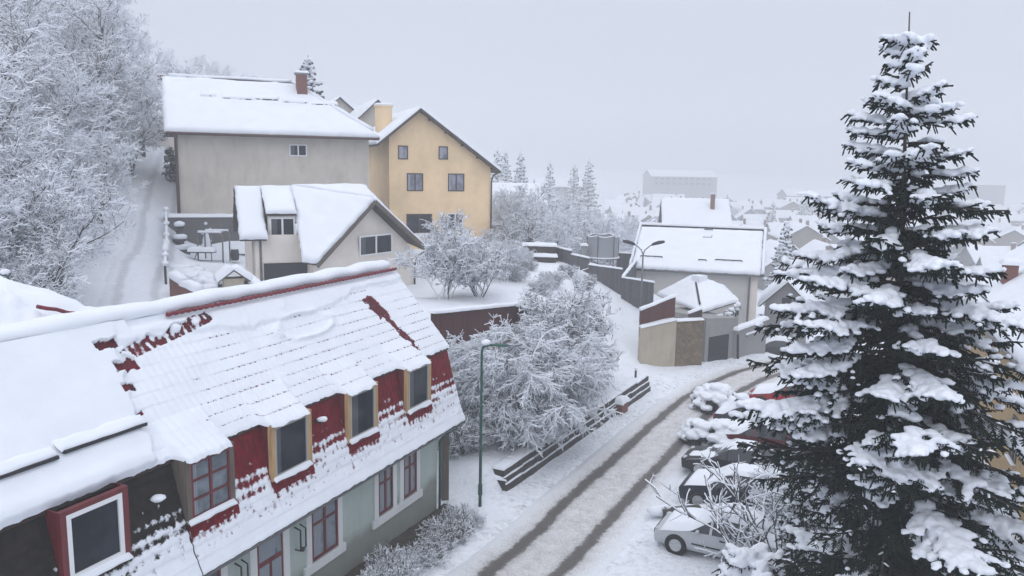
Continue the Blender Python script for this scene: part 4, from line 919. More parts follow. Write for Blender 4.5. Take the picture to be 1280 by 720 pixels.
cw = wallseg('concrete_wall', 'grey concrete wall with sloping snow cap, right of the garage', 'wall', c0, c1, -1.2, at_line(919, 414, c0, c1)[2], at_line(954, 400, c0, c1)[2], .35, 'concrete', .22, ov=.12)
mb = MB(); q = lambda x, y: at_line(x, y, c0, c1)-V(0, .05, 0); mb.bar(q(933, 420), q(953, 412), .12, .1); lg = mb.build('ledge', 'concrete', cw)
mb = MB(); a, b = q(932, 419), q(954, 411); mb.snowq(a+V(0, -.1, .03), b+V(0, -.1, .03), b+V(0, .12, .03), a+V(0, .12, .03), .12, .15, 3); mb.build('ledge_snow', 'snow', lg, True)
mb = MB(); mb.tube([q(922, 449), q(922, 418)], .09, 8); mb.build('pipe', 'metal_dark', cw, True)
# long maroon fence nearer, on its own low wall
h0, h1 = V(*atY(541, 390, 35.6)[:2]), V(*atY(700, 372, 46)[:2]); 
bz = lambda x, y: at_line(x, y, h0, h1)[2]
wallseg('board_fence', 'long maroon board fence above the plaster wall behind the snowy trees', 'fence', h0, h1, bz(560, 434), bz(545, 391), bz(696, 377), .12, 'maroon', .16, 'maroon board fences', ov=.14)
hd = (h1-h0)/np.linalg.norm(h1-h0); hn = V(-hd[1], hd[0])
wallseg('plaster_wall', 'sandy retaining wall under the long maroon fence near the red house', 'wall', h0-hn*.32, h1-hn*.32, 1.2, bz(560, 438), bz(696, 408), .55, 'sand_wall', .2)
# stepped grey fence around the trampoline garden
pts = [((670, 303), (695, 331), 64.5), ((695, 309), (714, 334), 63.0), ((714, 318), (736, 345), 61.2), ((736, 331), (777, 365), 59.0), ((777, 347), (817, 380), 57.0)]
x_prev = None
labs = ['topmost short panel of the grey garden fence, nearest the wood pile', 'second grey fence panel down the garden slope', 'low middle panel of the grey garden fence', 'wide grey fence panel in front of the trampoline', 'lowest grey fence panel beside the double street lamp']
for ((xa, ya), (xb, yb), Yd), lb in zip(pts, labs):
    a = atY(xa, ya, Yd); b = atY(xb, ya+6, Yd-1.4); zb = atY(xb, yb, Yd-.7)[2]
    wallseg('garden_fence', lb, 'fence', a, b, zb-.6, a[2], a[2]-.12, .1, 'greyboards', .12, 'grey garden fence panels', ov=.05)
a, b = atY(736, 336, 60.5), atY(776, 346, 58.8)
a, b = atY(776, 346, 58.6), atY(795, 318, 64.5)
wallseg('garden_fence', 'grey fence panel running back from the trampoline to the pale house', 'fence', b, a, 1.0, a[2]+.6, a[2]-.1, .1, 'greyboards', .12, 'grey garden fence panels')
a, b = atY(771, 316, 69), atY(800, 318, 68); wallseg('garden_fence', 'low dark fence behind the trampoline', 'fence', a, b, 3.2, a[2], b[2], .1, 'greyboards', .1, 'grey garden fence panels')
# snowy platform under the trampoline
a = atY(753, 324, 66.0); tz = gz(a[0], a[1])+.02
tr = thing('trampoline', 'round garden trampoline with grey safety net behind the grey fence', 'trampoline', (a[0], a[1], tz)); base = V(a[0], a[1], tz); th_ = a[2]-tz+.05; R_ = 1.3
th_ = max(.55, th_)
mb = MB(); mb.lathe(base, [(R_-.12, th_-.05), (R_+.06, th_-.05), (R_+.06, th_+.02), (R_-.12, th_+.02)], 28); mb.build('frame_ring', 'metal_dark', tr)
mb = MB(); mb.lathe(base, [(R_+.1, th_+.02), (R_+.12, th_+.12), (R_-.2, th_+.16), (0, th_+.15)], 28); mb.build('mat_snow', 'snow', tr, True)
mb = MB(); n = 48; nh = 6; hh = 1.75; vs = []
for j in range(nh+1):
    for i in range(n):
        an = 2*math.pi*i/n; sag = .12*abs(math.sin(an*3))*(j/nh)**2; r = R_+.02-.05*math.sin(math.pi*j/nh); vs.append(base+V(r*math.cos(an), r*math.sin(an), th_+.15+hh*j/nh-sag))
mb.add(vs, [(j*n+i, j*n+(i+1) % n, (j+1)*n+(i+1) % n, (j+1)*n+i) for j in range(nh) for i in range(n)]); mb.build('safety_net', 'net', tr, True)
for i in range(6):
    an = math.pi*i/3+.1; c = V(math.cos(an), math.sin(an), 0); mb = MB(); mb.tube([base+c*(R_+.02)+V(0, 0, 0), base+c*(R_+.05)+V(0, 0, th_+hh+.2)], .035, 6); mb.build('pole', 'metal_grey', tr)
mb = MB(); mb.tube([base+V((R_+.02)*math.cos(t), (R_+.02)*math.sin(t), th_+hh+.17-.12*abs(math.sin(t*3))) for t in np.linspace(0, 2*math.pi, 60)], .05, 5); mb.build('rim_snow', 'snow', tr, True)
a = atY(730, 316, 65); z0 = gz(a[0], a[1]); t = thing('gate_post', 'short grey masonry post left of the trampoline', 'post', (a[0], a[1], z0)); mb = MB(); mb.box(a, (1, 0), 0, .45, .45, z0-.3, atY(730, 307, 65)[2]); mb.build('shaft', 'concrete', t); zz = atY(730, 307, 65)[2]
mb = MB(); mb.snowq((a[0]-.28, a[1]-.28, zz), (a[0]+.28, a[1]-.28, zz), (a[0]+.28, a[1]+.28, zz), (a[0]-.28, a[1]+.28, zz), .2, .1, over=.03, edge=.15); mb.build('snow_cap', 'snow', t, True)
# wood pile / low shelter left of grey fence
a = atY(672, 330, 62); z0 = gz(a[0], a[1]); t = thing('wood_pile', 'dark low wood pile under snow beside the grey fence', 'wood pile', (a[0], a[1], z0))
for k in range(2):
    mb = MB(); mb.hexa([(a[0]-1.4+.3*k, a[1]-.5+.7*k, z0-.2), (a[0]+1.4, a[1]-.5+.7*k, z0-.2), (a[0]+1.4, a[1]+.1+.7*k, z0-.2), (a[0]-1.4+.3*k, a[1]+.1+.7*k, z0-.2)], [(a[0]-1.4+.3*k, a[1]-.5+.7*k, z0+.45+.75*k), (a[0]+1.4, a[1]-.5+.7*k, z0+.4+.75*k), (a[0]+1.4, a[1]+.1+.7*k, z0+.5+.75*k), (a[0]-1.4+.3*k, a[1]+.1+.7*k, z0+.5+.75*k)]); s = mb.build('timber', 'wood_dark', t)
    mb = MB(); mb.snowq((a[0]-1.5+.3*k, a[1]-.6+.7*k, z0+.47+.75*k), (a[0]+1.5, a[1]-.6+.7*k, z0+.42+.75*k), (a[0]+1.5, a[1]+.2+.7*k, z0+.52+.75*k), (a[0]-1.5+.3*k, a[1]+.2+.7*k, z0+.52+.75*k), .18, .15, k); mb.build('timber_snow', 'snow', s, True)
# ---- retaining wall by the road: three stepped stone courses
r0, r1 = V(-.05, 29.75), V(8.05, 44.45); rdv = (r1-r0)/np.linalg.norm(r1-r0); rnv = V(-rdv[1], rdv[0]); rt = thing('kerb_wall', 'long low stepped stone wall along the road below the snowy trees', 'wall', (*(r0+r1)/2, 0) if False else (4, 37, 0))
for k in range(3):
    mb = MB(); sn = MB(); L = np.linalg.norm(r1-r0); x = 0; i = 0; rng = random.Random(5+k)
    while x < L-.05:
        l = min(L-x, rng.uniform(.9, 1.7)); a = r0+rdv*(x+.012)+rnv*(.075*k+.03*rng.random()); b = r0+rdv*(x+l-.012)+rnv*(.075*k+.03*rng.random()); z0, z1 = -.1 if k == 0 else .3*k, .3*(k+1)+rng.uniform(-.03, .02)
        mb.hexa([(*a, z0), (*b, z0), (*(b+rnv*.5), z0), (*(a+rnv*.5), z0)], [(*a, z1), (*b, z1), (*(b+rnv*.5), z1), (*(a+rnv*.5), z1)])
        w_ = .06 if k < 2 else .5
        sn.snowq((*(a+rnv*.03), z1+.003), (*(b+rnv*.03), z1+.003), (*(b+rnv*(w_+.05)), z1+.003), (*(a+rnv*(w_+.05)), z1+.003), .05 if k < 2 else .12, .2, x+k, over=.02, edge=.05 if k < 2 else .1, rag=.03, lump=.9)
        x += l
    c = mb.build('stone_course', 'slabstone', rt); sn.build('course_snow', 'snow', c, True)
mb = MB(); a = r0+rnv*.1; b = a+V(-1.25, .35)*1; mb.hexa([(*a, -.1), (*(a+rnv*.4), -.1), (*(b+rnv*.4), -.1), (*b, -.1)], [(*a, .5), (*(a+rnv*.4), .5), (*(b+rnv*.4), .55), (*b, .55)]); mb.build('wall_return', 'slabstone', rt)
mb = MB(); mb.snowq((*(b-V(.05, .1)), .56), (*(a-V(0, .1)), .51), (*(a+rnv*.5), .51), (*(b+rnv*.5), .56), .16, .12, 2); mb.build('return_snow', 'snow', rt, True)
# ---- street lamps
def lamp_green(name, label, base, top_z, arm_dir, arm=1.0):
    t = thing(name, label, 'street lamp', base); b = V(*base); ad = V(*arm_dir, 0); ad /= np.linalg.norm(ad); h = top_z-base[2]
    mb = MB(); mb.tube([b+V(0, 0, -.2), b+V(0, 0, h*.33), b+V(0, 0, h-.25), b+V(0, 0, h-.1)+ad*.04, b+V(0, 0, h-.03)+ad*.14, b+V(0, 0, h)+ad*.3, b+V(0, 0, h)+ad*(arm*.45)], [.065, .058, .045, .045, .045, .042, .04], 10); mb.build('pole', 'metal_green', t, True)
    sd = V(-ad[1], ad[0], 0); c0 = b+V(0, 0, h)+ad*(arm*.35); mb = MB(); vs = []; k = 10; S = [(0, .03, .03), (.08, .08, .05), (.3, .13, .065), (.55, .11, .06), (.68, .03, .02)]
    for (x, w_, hh) in S:
        for j in range(k): an = 2*math.pi*j/k; vs.append(c0+ad*x+sd*w_*math.cos(an)+V(0, 0, hh*math.sin(an)*(1 if math.sin(an) > 0 else .6)))
    mb.add(vs, [(i*k+j, i*k+(j+1) % k, (i+1)*k+(j+1) % k, (i+1)*k+j) for i in range(len(S)-1) for j in range(k)]+[tuple(range(k))[::-1], tuple((len(S)-1)*k+j for j in range(k))]); hd_ = mb.build('lamp_head', 'metal_green', t, True)
    mb = MB(); mb.ball(b+V(0, 0, h+.09)+ad*.14, .15, 2, .3, 1, 0, (1.25, 1, .75)); mb.build('head_snow', 'snow', hd_, True)
    mb = MB(); mb.box(b, (1, 0), 0, .16, .1, base[2]+.5, base[2]+.9); mb.build('access_door', 'metal_green', t)
    return t
lb = atZ(600, 634, 0); lamp_green('street_lamp', 'green single-arm street lamp standing before the stepped wall', (lb[0], lb[1], gz(lb[0], lb[1])), atY(605, 431, lb[1])[2], (1, -.1), 1.0)
lb = atY(40/3.27, 365, 30); zt = atY(10, 343, 30)[2]; lamp_green('street_lamp', 'green street lamp half hidden behind the rear wing at far left', (lb[0], lb[1], gz(lb[0], lb[1])), zt, (-1, .1), .9)
lb = atY(801, 384, 54.5); zg = gz(lb[0], lb[1]); t = thing('street_lamp', 'double-headed dark street lamp by the maroon fence', 'street lamp', (lb[0], lb[1], zg)); zt = atY(805, 313, 54.5)[2]; b = V(lb[0], lb[1], 0)
tx = V(math.cos(rad(3)), 0, 0)
mb = MB(); mb.tube([b+V(0, 0, zg-.2), b+V(0, 0, zt-.3)], [.08, .055], 8)
for s in (-1, 1): mb.tube([b+V(0, 0, zt-.3), b+V(s*.12, 0, zt+.02), b+V(s*.4, 0, zt+.28), b+V(s*.62, 0, zt+.4)], .04, 6)
mb.build('pole', 'metal_grey', t, True)
for s in (-1, 1):
    mb = MB(); a = b+V(s*.55, 0, zt+.36); mb.tube([a, a+V(s*.12, 0, .08), a+V(s*.5, -.02, .2), a+V(s*.85, -.03, .26), a+V(s*.9, -.03, .26)], [.05, .1, .13, .09, .02], 8); mb.build('lamp_head', 'metal_dark', t, True)
# ---- post by the house corner with its wires, box, bollard, kerb
pb = atZ(556, 626, .05); t = thing('timber_post', 'square weathered timber post by the green house corner', 'post', (pb[0], pb[1], gz(pb[0], pb[1]))); zz = atY(559, 542, pb[1])[2]
mb = MB(); mb.box(pb, (1, .2), 0, .27, .27, -.1, zz); ps = mb.build('shaft', 'wood_old', t)
mb = MB(); mb.bar(V(pb[0]-.6, pb[1]+.1, zz+.06), V(pb[0]+.25, pb[1]+.15, zz+.1), .2, .12); mb.build('crossbeam', 'wood_old', t)
mb = MB(); mb.snowq((pb[0]-.7, pb[1]-.05, zz+.17), (pb[0]+.3, pb[1], zz+.17), (pb[0]+.3, pb[1]+.3, zz+.17), (pb[0]-.7, pb[1]+.3, zz+.17), .1, .1); mb.build('beam_snow', 'snow', t, True)
a = atZ(773, 500, .65); z0 = gz(a[0], a[1]); t = thing('utility_box', 'low brick box with snow lid behind the stepped wall', 'utility box', (a[0], a[1], z0)); mb = MB(); mb.box(a, rdv, 0, .9, .75, z0-.1, z0+.6); mb.build('body', 'brick', t)
mb = MB(); q = [a[:2]+rdv*sx*.52+rnv*sy*.45 for sx, sy in ((-1, -1), (1, -1), (1, 1), (-1, 1))]; mb.snowq(*[(*p, z0+.602) for p in q], .3, .12, 3, over=.03, edge=.25); mb.build('snow_cap', 'snow', t, True)
a = atZ(794, 482, .5); z0 = gz(a[0], a[1]); t = thing('bollard', 'short dark post at the end of the stepped wall', 'bollard', (a[0], a[1], z0)); mb = MB(); mb.tube([V(a[0], a[1], z0-.1), V(a[0], a[1], z0+.55)], .06, 8); mb.build('shaft', 'metal_dark', t)
mb = MB(); mb.ball(V(a[0], a[1], z0+.6), .1, 2, .2); mb.build('snow_cap', 'snow', t, True)
# snow heap with dark kerb edge between two cars
a = atZ(828, 645, 0); t = thing('parking_kerb', 'dark kerb stone under a snow ridge behind the silver car', 'kerb', (a[0], a[1], 0)); d_ = V(.93, -.3); d_ /= np.linalg.norm(d_)
mb = MB(); mb.bar(V(a[0], a[1], .12), V(a[0]+1.5*d_[0], a[1]+.2, .2), .3, .26); mb.build('kerb_stone', 'slabstone', t)
mb = MB(); 
for k in range(12): mb.ball(V(a[0]-.2+.19*k, a[1]+.22+.02*k, .12+.05*nz(k*.7, 2)), .26+.06*nz(k*.5, 4), 2, .25, k*.3, 0, (1.3, 1.1, .7))
mb.build('snow_ridge', 'snow', t, True)
# ================================================================== YARD BESIDE THE LANE
yz = 5.95
def yat(x, y, z=yz): return atZ(x, y, z)
a, b = GP(-1.0, -1.2, 0), GP(9, -1.2, 0)
w_ = wallseg('terrace_wall', 'grey terrace retaining wall with snow ledge below the grey house', 'wall', a, b, 5.4, 8.75, 8.7, 1.2, 'old_con', .2)
def tub(mb, pts, r, k=6): mb.tube([V(*p) for p in pts], r, k)
p = yat(226, 325, yz); t = thing('stone_fountain', 'tiered round stone fountain capped with snow in the yard corner', 'fountain', (p[0], p[1], yz)); c = V(p[0], p[1], yz)
mb = MB(); mb.lathe(c, [(.62, -.2), (.62, .75), (.55, .8), (.3, .82), (.26, 1.25), (.42, 1.3), (.42, 1.5), (.2, 1.52), (.22, 2.05), (.3, 2.1), (.26, 2.35), (0, 2.4)], 18); mb.build('stone_body', 'darkstone', t, False)
mb = MB(); mb.lathe(c, [(.66, .76), (.7, .95), (.5, 1.05), (.3, 1.06)], 18); mb.lathe(c, [(.45, 1.46), (.48, 1.66), (.3, 1.76), (.2, 1.78)], 18); mb.ball(c+V(0, 0, 2.42), .36, 2, .15, 1, 0, (1, 1, .6)); mb.ball(c+V(.4, -.3, .98), .3, 2, .3, 4, 0, (1.2, 1, .5)); mb.build('snow_caps', 'snow', t, True)
# garden swing frame
p = yat(262, 327, yz); t = thing('garden_swing', 'metal tube garden swing frame with snow on its bench', 'swing', (p[0], p[1], yz)); o = V(p[0], p[1], yz)
mb = MB()
for y_ in (0, 1.3):
    tub(mb, [o+V(-.75, y_, -.1), o+V(-.75, y_, 1.75), o+V(-.6, y_, 1.95), o+V(.75, y_, 1.95), o+V(.92, y_, 1.75), o+V(.92, y_, -.1)], .05)
for x_ in (-.6, .1, .75): tub(mb, [o+V(x_, 0, 1.95), o+V(x_, 1.3, 1.95)], .04)
tub(mb, [o+V(.15, 0, 1.95), o+V(.15, 0, 0)], .035); tub(mb, [o+V(-.9, -.35, .1), o+V(1.0, -.35, .1)], .04); tub(mb, [o+V(-.9, -.35, .1), o+V(-.8, 0, .6)], .04); tub(mb, [o+V(1.0, -.35, .1), o+V(.9, 0, .6)], .04)
mb.build('frame', 'metal_grey', t, True)
mb = MB(); mb.hexa([o+V(-1.2, -.5, .62), o+V(.45, -.5, .62), o+V(.45, .1, .62), o+V(-1.2, .1, .62)], [o+V(-1.2, -.5, .7), o+V(.45, -.5, .7), o+V(.45, .1, .7), o+V(-1.2, .1, .7)]); bn = mb.build('bench', 'wood_dark', t)
mb = MB(); mb.snowq(o+V(-1.25, -.52, .704), o+V(.5, -.52, .704), o+V(.5, .12, .704), o+V(-1.25, .12, .704), .3, .15, 3, over=.02, edge=.15); mb.build('bench_snow', 'snow', bn, True)
mb = MB()
for y_ in (0, 1.3): mb.tube([o+V(x_, y_, 2.0) for x_ in np.linspace(-.7, .85, 8)], .085, 6)
mb.build('frame_snow', 'snow', t, True)
p = yat(256, 322, yz); t = thing('wrapped_shrub', 'slim pointed shrub plastered with snow behind the swing bench', 'shrub', (p[0], p[1]+.4, yz)); c = V(p[0], p[1]+.4, yz)
mb = MB(); mb.lathe(c, [(.25, 0), (.36, .6), (.32, 1.2), (.2, 1.9), (.17, 2.2), (.24, 2.35), (.12, 2.75), (0, 2.95)], 12); [mb.ball(c+V(.3*math.cos(k*2.1), .3*math.sin(k*2.1), .3+.28*k), .14, 1, .3, k) for k in range(7)]; mb.build('foliage', 'snow', t, True)
# board shelf and stacked boards at the right
p = yat(288, 322, yz); t = thing('board_stack', 'stack of boards under snow in front of the terrace wall', 'board stack', (p[0], p[1]+1, yz)); c = V(p[0]+.2, p[1]+1.0, yz)
mb = MB(); sn = MB()
for k in range(4):
    q = [c+V(-.6+.12*k, -.9+.5*k, .25+.22*k), c+V(.8+.05*k, -.9+.5*k, .25+.22*k), c+V(.8+.05*k, -.3+.5*k, .3+.22*k), c+V(-.6+.12*k, -.3+.5*k, .3+.22*k)]; mb.poly(q, .08); sn.snowq(*q, .13, .15, k, over=.02, edge=.1)
b_ = mb.build('board', 'wood_dark', t); sn.build('board_snow', 'snow', b_, True)
for (x, y, r) in ((272, 318, .3),):
    p = yat(x+2, y+8, yz); t = thing('dark_barrel', 'small dark barrel beside the swing frame', 'barrel', (p[0]+.9, p[1]+.5, yz)); mb = MB(); mb.lathe((p[0]+.9, p[1]+.5, yz), [(.24, 0), (.3, .35), (.24, .75), (0, .75)], 14); mb.build('body', 'metal_dark', t, True); mb = MB(); mb.ball((p[0]+.9, p[1]+.5, yz+.78), .24, 2, .2, 1, 0, (1, 1, .4)); mb.build('snow_cap', 'snow', t, True)
# yard fence along the lane
fa, fb = atZ(208, 280, 8.3), atZ(209, 352, 6.9); fa = V(*atY(208, 276, 54.5)); fb = V(*atY(207, 345, 43.2))
t = thing('yard_fence', 'snow-crusted post and rail fence between lane and yard', 'fence', (*((fa+fb)/2)[:2], gz(*((fa+fb)/2)[:2])))
mb = MB(); sn = MB(); n = 9; tops = []
for i in range(n):
    k = i/(n-1); q = fa*(1-k)+fb*k; z0 = gz(q[0], q[1]); zt = z0+1.15; tops.append(V(q[0], q[1], zt)); mb.box(q, (1, 0), 0, .1, .1, z0-.2, zt); sn.ball(V(q[0], q[1], zt+.08), .2, 2, .3, i, 0, (1, 1.2, .8))
for i in range(n-1):
    for dz in (-.1, -.6): mb.bar(tops[i]+V(0, 0, dz), tops[i+1]+V(0, 0, dz), .06, .12); sn.tube([tops[i]+(tops[i+1]-tops[i])*s+V(0, 0, dz+.09+.03*nz(i+s, dz)) for s in np.linspace(0, 1, 5)], .085, 6)
mb.build('rails', 'wood_dark', t); sn.build('rail_snow', 'snow', t, True)
# gate pillar with a snow-roofed cap, brick garden walls
p = atY(291, 345, 41.5); t = thing('gate_house', 'small cream gate pillar with thick snow roof in front of the cream house', 'gate pillar', (p[0], p[1], 5.6)); c = V(p[0], p[1], 0); zt = atY(290, 347, 41.5)[2]
ax_ = V(.9, .43); ax_ /= np.linalg.norm(ax_)
mb = MB(); mb.box(c, ax_, 0, 1.0, .8, 5.2, zt); mb.build('masonry', 'sand_wall', t)
ay_ = V(-ax_[1], ax_[0]); Q = lambda u, v, z: V(*(c[:2]+ax_*u+ay_*v), z)
mb = MB(); sn = MB()
for s in (-1, 1):
    q = [Q(s*.82, -.6, zt-.12), Q(s*.82, .6, zt-.12), Q(0, .6, zt+.5), Q(0, -.6, zt+.5)]; mb.poly(q if s > 0 else q[::-1], .08); sn.snowq(*q, .3, .12, s, over=.04, edge=.2)
rr_ = mb.build('roof', 'wood_old', t); sn.build('roof_snow', 'snow', rr_, True)
p2 = Q(1.1, 0, 0); mb = MB(); mb.poly([Q(.55, -.1, 5.3), Q(1.3, -.1, 5.3), Q(1.3, -.1, zt-.2), Q(.55, -.1, zt-.2)], .05, nrm=(*-ay_, 0)); mb.build('gate', 'wood_old', t)
for lb, (xa, ya, xb, yb), Yd, mat in (('low red brick garden wall with rounded snow at the lane end', (211, 340, 226, 352), 41.8, 'brick'), ('curved brick garden wall under snow below the hedge', (226, 352, 246, 362), 40.6, 'brick')):
    a = atY(xa, ya, Yd); b = atY(xb, yb, Yd-.4); wallseg('garden_wall', lb, 'wall', a, b, 5.2, a[2]-.2, b[2]-.15, .4, mat, .34, ov=.1)
a = atY(302, 343, 43); b = atY(318, 356, 41); wallseg('garden_wall', 'low snow-capped wall beside the small gate pillar', 'wall', a, b, 5.3, a[2]-.1, b[2]-.1, .35, 'sand_wall', .3, ov=.08)
# ================================================================== HOUSES AT THE EDGES
# right house with ochre wall
e0, e1 = atY(1188, 362, 46), atZ(1283, 462, atY(1188, 362, 46)[2]); d_ = e1-e0; d_[2] = 0; L_ = np.linalg.norm(d_); d_ /= L_; o_ = V(-d_[1], d_[0], 0); o_ = o_ if np.dot(o_, V(-1, 0, 0)) > 0 else -o_
ext = 9.0; ze = e0[2]; zrr = ze+3.3; dep = 4.6
rh = thing('ochre_house', 'old ochre-walled house with wide snowy roof, right behind the big spruce', 'house', e0+d_*L_/2-o_*5-V(0, 0, ze))
RP = lambda u, v, z: V(*(e0+d_*u-o_*v)[:2], z)
mb = MB(); mb.hexa([RP(0.3, .6, -4), RP(L_+ext, .6, -4), RP(L_+ext, 2*dep-.6, -4), RP(.3, 2*dep-.6, -4)], [RP(.3, .6, ze+.2), RP(L_+ext, .6, ze+.2), RP(L_+ext, 2*dep-.6, ze+.2), RP(.3, 2*dep-.6, ze+.2)]); mb.poly([RP(.3, .6, ze+.2), RP(.3, 2*dep-.6, ze+.2), RP(.3, dep, zrr-.3)], .2, nrm=-d_); mb.build('wall', 'ochre_wall', rh)
q1 = [RP(-.3, 0, ze), RP(L_+ext, 0, ze), RP(L_+ext, dep, zrr), RP(-.3, dep, zrr)]; q2 = [RP(-.3, 2*dep, ze), RP(L_+ext, 2*dep, ze), RP(L_+ext, dep, zrr), RP(-.3, dep, zrr)]
mb = MB(); sn = MB()
for q in (q1, q2):
    n_ = np.cross(q[1]-q[0], q[3]-q[0]); mb.poly(q, .16, nrm=n_ if n_[2] > 0 else -n_); sn.snowq(*[x+V(0, 0, .015) for x in q], .32, .3, q[0][0], edge=.3)
ro = mb.build('roof', 'wood_dark', rh); sn.build('roof_snow', 'snow_roof', ro, True)
mb = MB(); mb.tube([RP(-.3, -.08, ze-.08), RP(L_+ext, -.08, ze-.08)], .09, 8); mb.build('gutter', 'metal_grey', rh, True)
nr = np.cross(q1[1]-q1[0], q1[3]-q1[0]); nr /= np.linalg.norm(nr); nr = nr if nr[2] > 0 else -nr
mb = MB(); mb.bar(q1[0]*.86+q1[3]*.14+nr*.35, (q1[1]*.86+q1[2]*.14)+nr*.35, .05, .06); mb.build('snow_rail', 'metal_dark', ro)
ca = atY(1263, 333, 39); mb = MB(); mb.box(ca, d_, 0, .7, .6, ca[2]-2.2, ca[2]+.1); ch = mb.build('chimney', 'brick', rh); mb = MB(); z_ = ca[2]+.1
sq = [ca[:2]+d_[:2]*sx*.42+o_[:2]*sy*.4 for sx, sy in ((-1, -1), (1, -1), (1, 1), (-1, 1))]; mb.snowq(*[(*p, z_) for p in sq], .3, .12, 2, edge=.2, over=.03); mb.build('chimney_snow', 'snow', ch, True)
for u in (L_+1-5.0, L_+1.5-1.2):
    window(rh, RP(u, .6, 1.6), d_[:2], 1.2, 1.7, o_[:2], 'wood_old', 'glass', 1, 1, .09, sill=True)
# two houses up the lane
gable_house('hill_house', 'snowy hill house with small chimney, behind the left edge of the grey roof', 'house', atY(187, 122, 88)[:2], (1, .15), 8.5, 9, 12, atY(187, 124, 88)[2]-.4, atY(187, 106, 88)[2], 'grey_wall', chim=(1.6, -1.2))
gable_house('hill_house', 'low pinkish hill house just left of the grey house roof', 'house', atY(188, 147, 76)[:2], (1, .2), 7.5, 6.5, 11, atY(188, 146, 76)[2]-.1, atY(188, 131, 76)[2], 'cream_wall', wins=(('f', 1.5, 14.3, .8, .9),))
# house below the trees: grey with chimneys
p = atY(868, 262, 122); gable_house('valley_house', 'grey house with broad snow roof rising just behind the pale house roof', 'house', p[:2], (1, -.12), 9.0, 10, -5, 4.2, 8.0, 'fog_wall', chim=(2.4, -2.0), wins=(('l', -1.5, 3.8, 1, 1.3), ('l', 1.5, 3.8, 1, 1.3), ('f', -2, 1.2, 1.0, 1.3), ('f', 1.2, 1.2, 1, 1.3)))
p = atY(985, 355, 72); gable_house('valley_house', 'small grey house squeezed between pale house and spruce', 'house', p[:2], (.35, 1), 6, 3.6, -5, 1.2, 3.0, 'fog_wall', wins=(('l', 0, .6, .8, 1),))
p = atY(640, 245, 92); gable_house('garden_house', 'snow roof slope just right of the yellow house', 'house', (p[0]-1.5, p[1]+3), (1, .4), 9, 10, 3, 6.4, 10.4, 'fog_wall')
# ---- the misty town
rng = random.Random(11)
protos = []
for i, (L, D, h, k) in enumerate(((11, 9, 5.2, 3.4), (14, 9, 6.2, 3.2), (9, 8, 4.0, 3.6), (16, 10, 7.5, 3.0))):
    wn = [('f', u, 1.2+2.6*r, 1.0, 1.3) for u in np.arange(-L/2+1.6, L/2-1, 2.7) for r in range(int(h/2.6))]
    wn += [('l', u, 1.2+2.6*r, 1.0, 1.3) for u in (-1.8, 1.8) for r in range(int(h/2.6))]
    o = gable_house('town_house', 'snow-roofed town house fading into the valley mist', 'house', (0, 0), (1, 0), L, D, 0, h, h+k, 'fog_wall' if i % 2 == 0 else 'fog_wall2', 'misty town houses', chim=(L*.25, -1.2), wins=wn, far=True); o.location = (0, 0, 0); protos.append(o)
spots = []
def clear(x, y, r): return all(math.hypot(x-a, y-b) > r+c for a, b, c in spots)
special = [(1012, 262, 285, 0, .1, 'misty town house with two roof dormers left of the spruce'), (955, 283, 270, 2, 1.45, 'pinkish gabled town house above the pale house roof corner'), (1205, 300, 215, 2, .95, 'dark-gabled town house right of the spruce, above the ochre roof')]
used = [False]*4
def place(i, x, y, rz, s=1, label=None, grp='misty town houses'):
    z = gz(x, y)-.4
    if not used[i]:
        o = protos[i]; used[i] = True; o.location = (x, y, z); o.rotation_euler = (0, 0, rz); o.scale = (s,)*3
    else: o = dup(protos[i], (x, y, z), rz, s)
    if label:
        o['label'] = label
        if 'group' in o: del o['group']
    else: o['label'] = 'snow-roofed town house fading into the valley mist'; o['group'] = grp
    spots.append((x, y, 8)); return o
for (px, py, Yd, i, rz, lb) in special:
    q = atY(px, py, Yd); place(i, q[0], q[1], rz, 1.15, lb)
def block(label, px, py, Yd, L, D, z1, name='apartment_block', rz=.1):
    q = atY(px, py, Yd); z0 = gz(q[0], q[1])-1; t = thing(name, label, 'building', (q[0], q[1], z0)); ax = V(math.cos(rz), math.sin(rz)); ay = V(-ax[1], ax[0]); c = q[:2]; P = lambda u, v, z: V(*(c+ax*u+ay*v), z)
    mb = MB(); mb.hexa([P(-L/2, -D/2, z0), P(L/2, -D/2, z0), P(L/2, D/2, z0), P(-L/2, D/2, z0)], [P(-L/2, -D/2, z1), P(L/2, -D/2, z1), P(L/2, D/2, z1), P(-L/2, D/2, z1)]); mb.build('wall', 'fog_wall', t)
    mb = MB(); mb.snowq(P(-L/2-.3, -D/2-.3, z1+.01), P(L/2+.3, -D/2-.3, z1+.01), P(L/2+.3, D/2+.3, z1+.01), P(-L/2-.3, D/2+.3, z1+.01), .6, 3, 1, edge=.5); mb.build('roof_snow', 'snow_far', t, True)
    z = z1-2.4
    while z > z0+1 and name == 'apartment_block' and Yd < 400:
        mb = MB(); mb.hexa([P(-L/2+1, -D/2-.04, z), P(L/2-1, -D/2-.04, z), P(L/2-1, -D/2+.02, z), P(-L/2+1, -D/2+.02, z)], [P(-L/2+1, -D/2-.04, z+1.3), P(L/2-1, -D/2-.04, z+1.3), P(L/2-1, -D/2+.02, z+1.3), P(-L/2+1, -D/2+.02, z+1.3)]); mb.build('window_band', 'glass', t); z -= 3
    spots.append((q[0], q[1], 20))
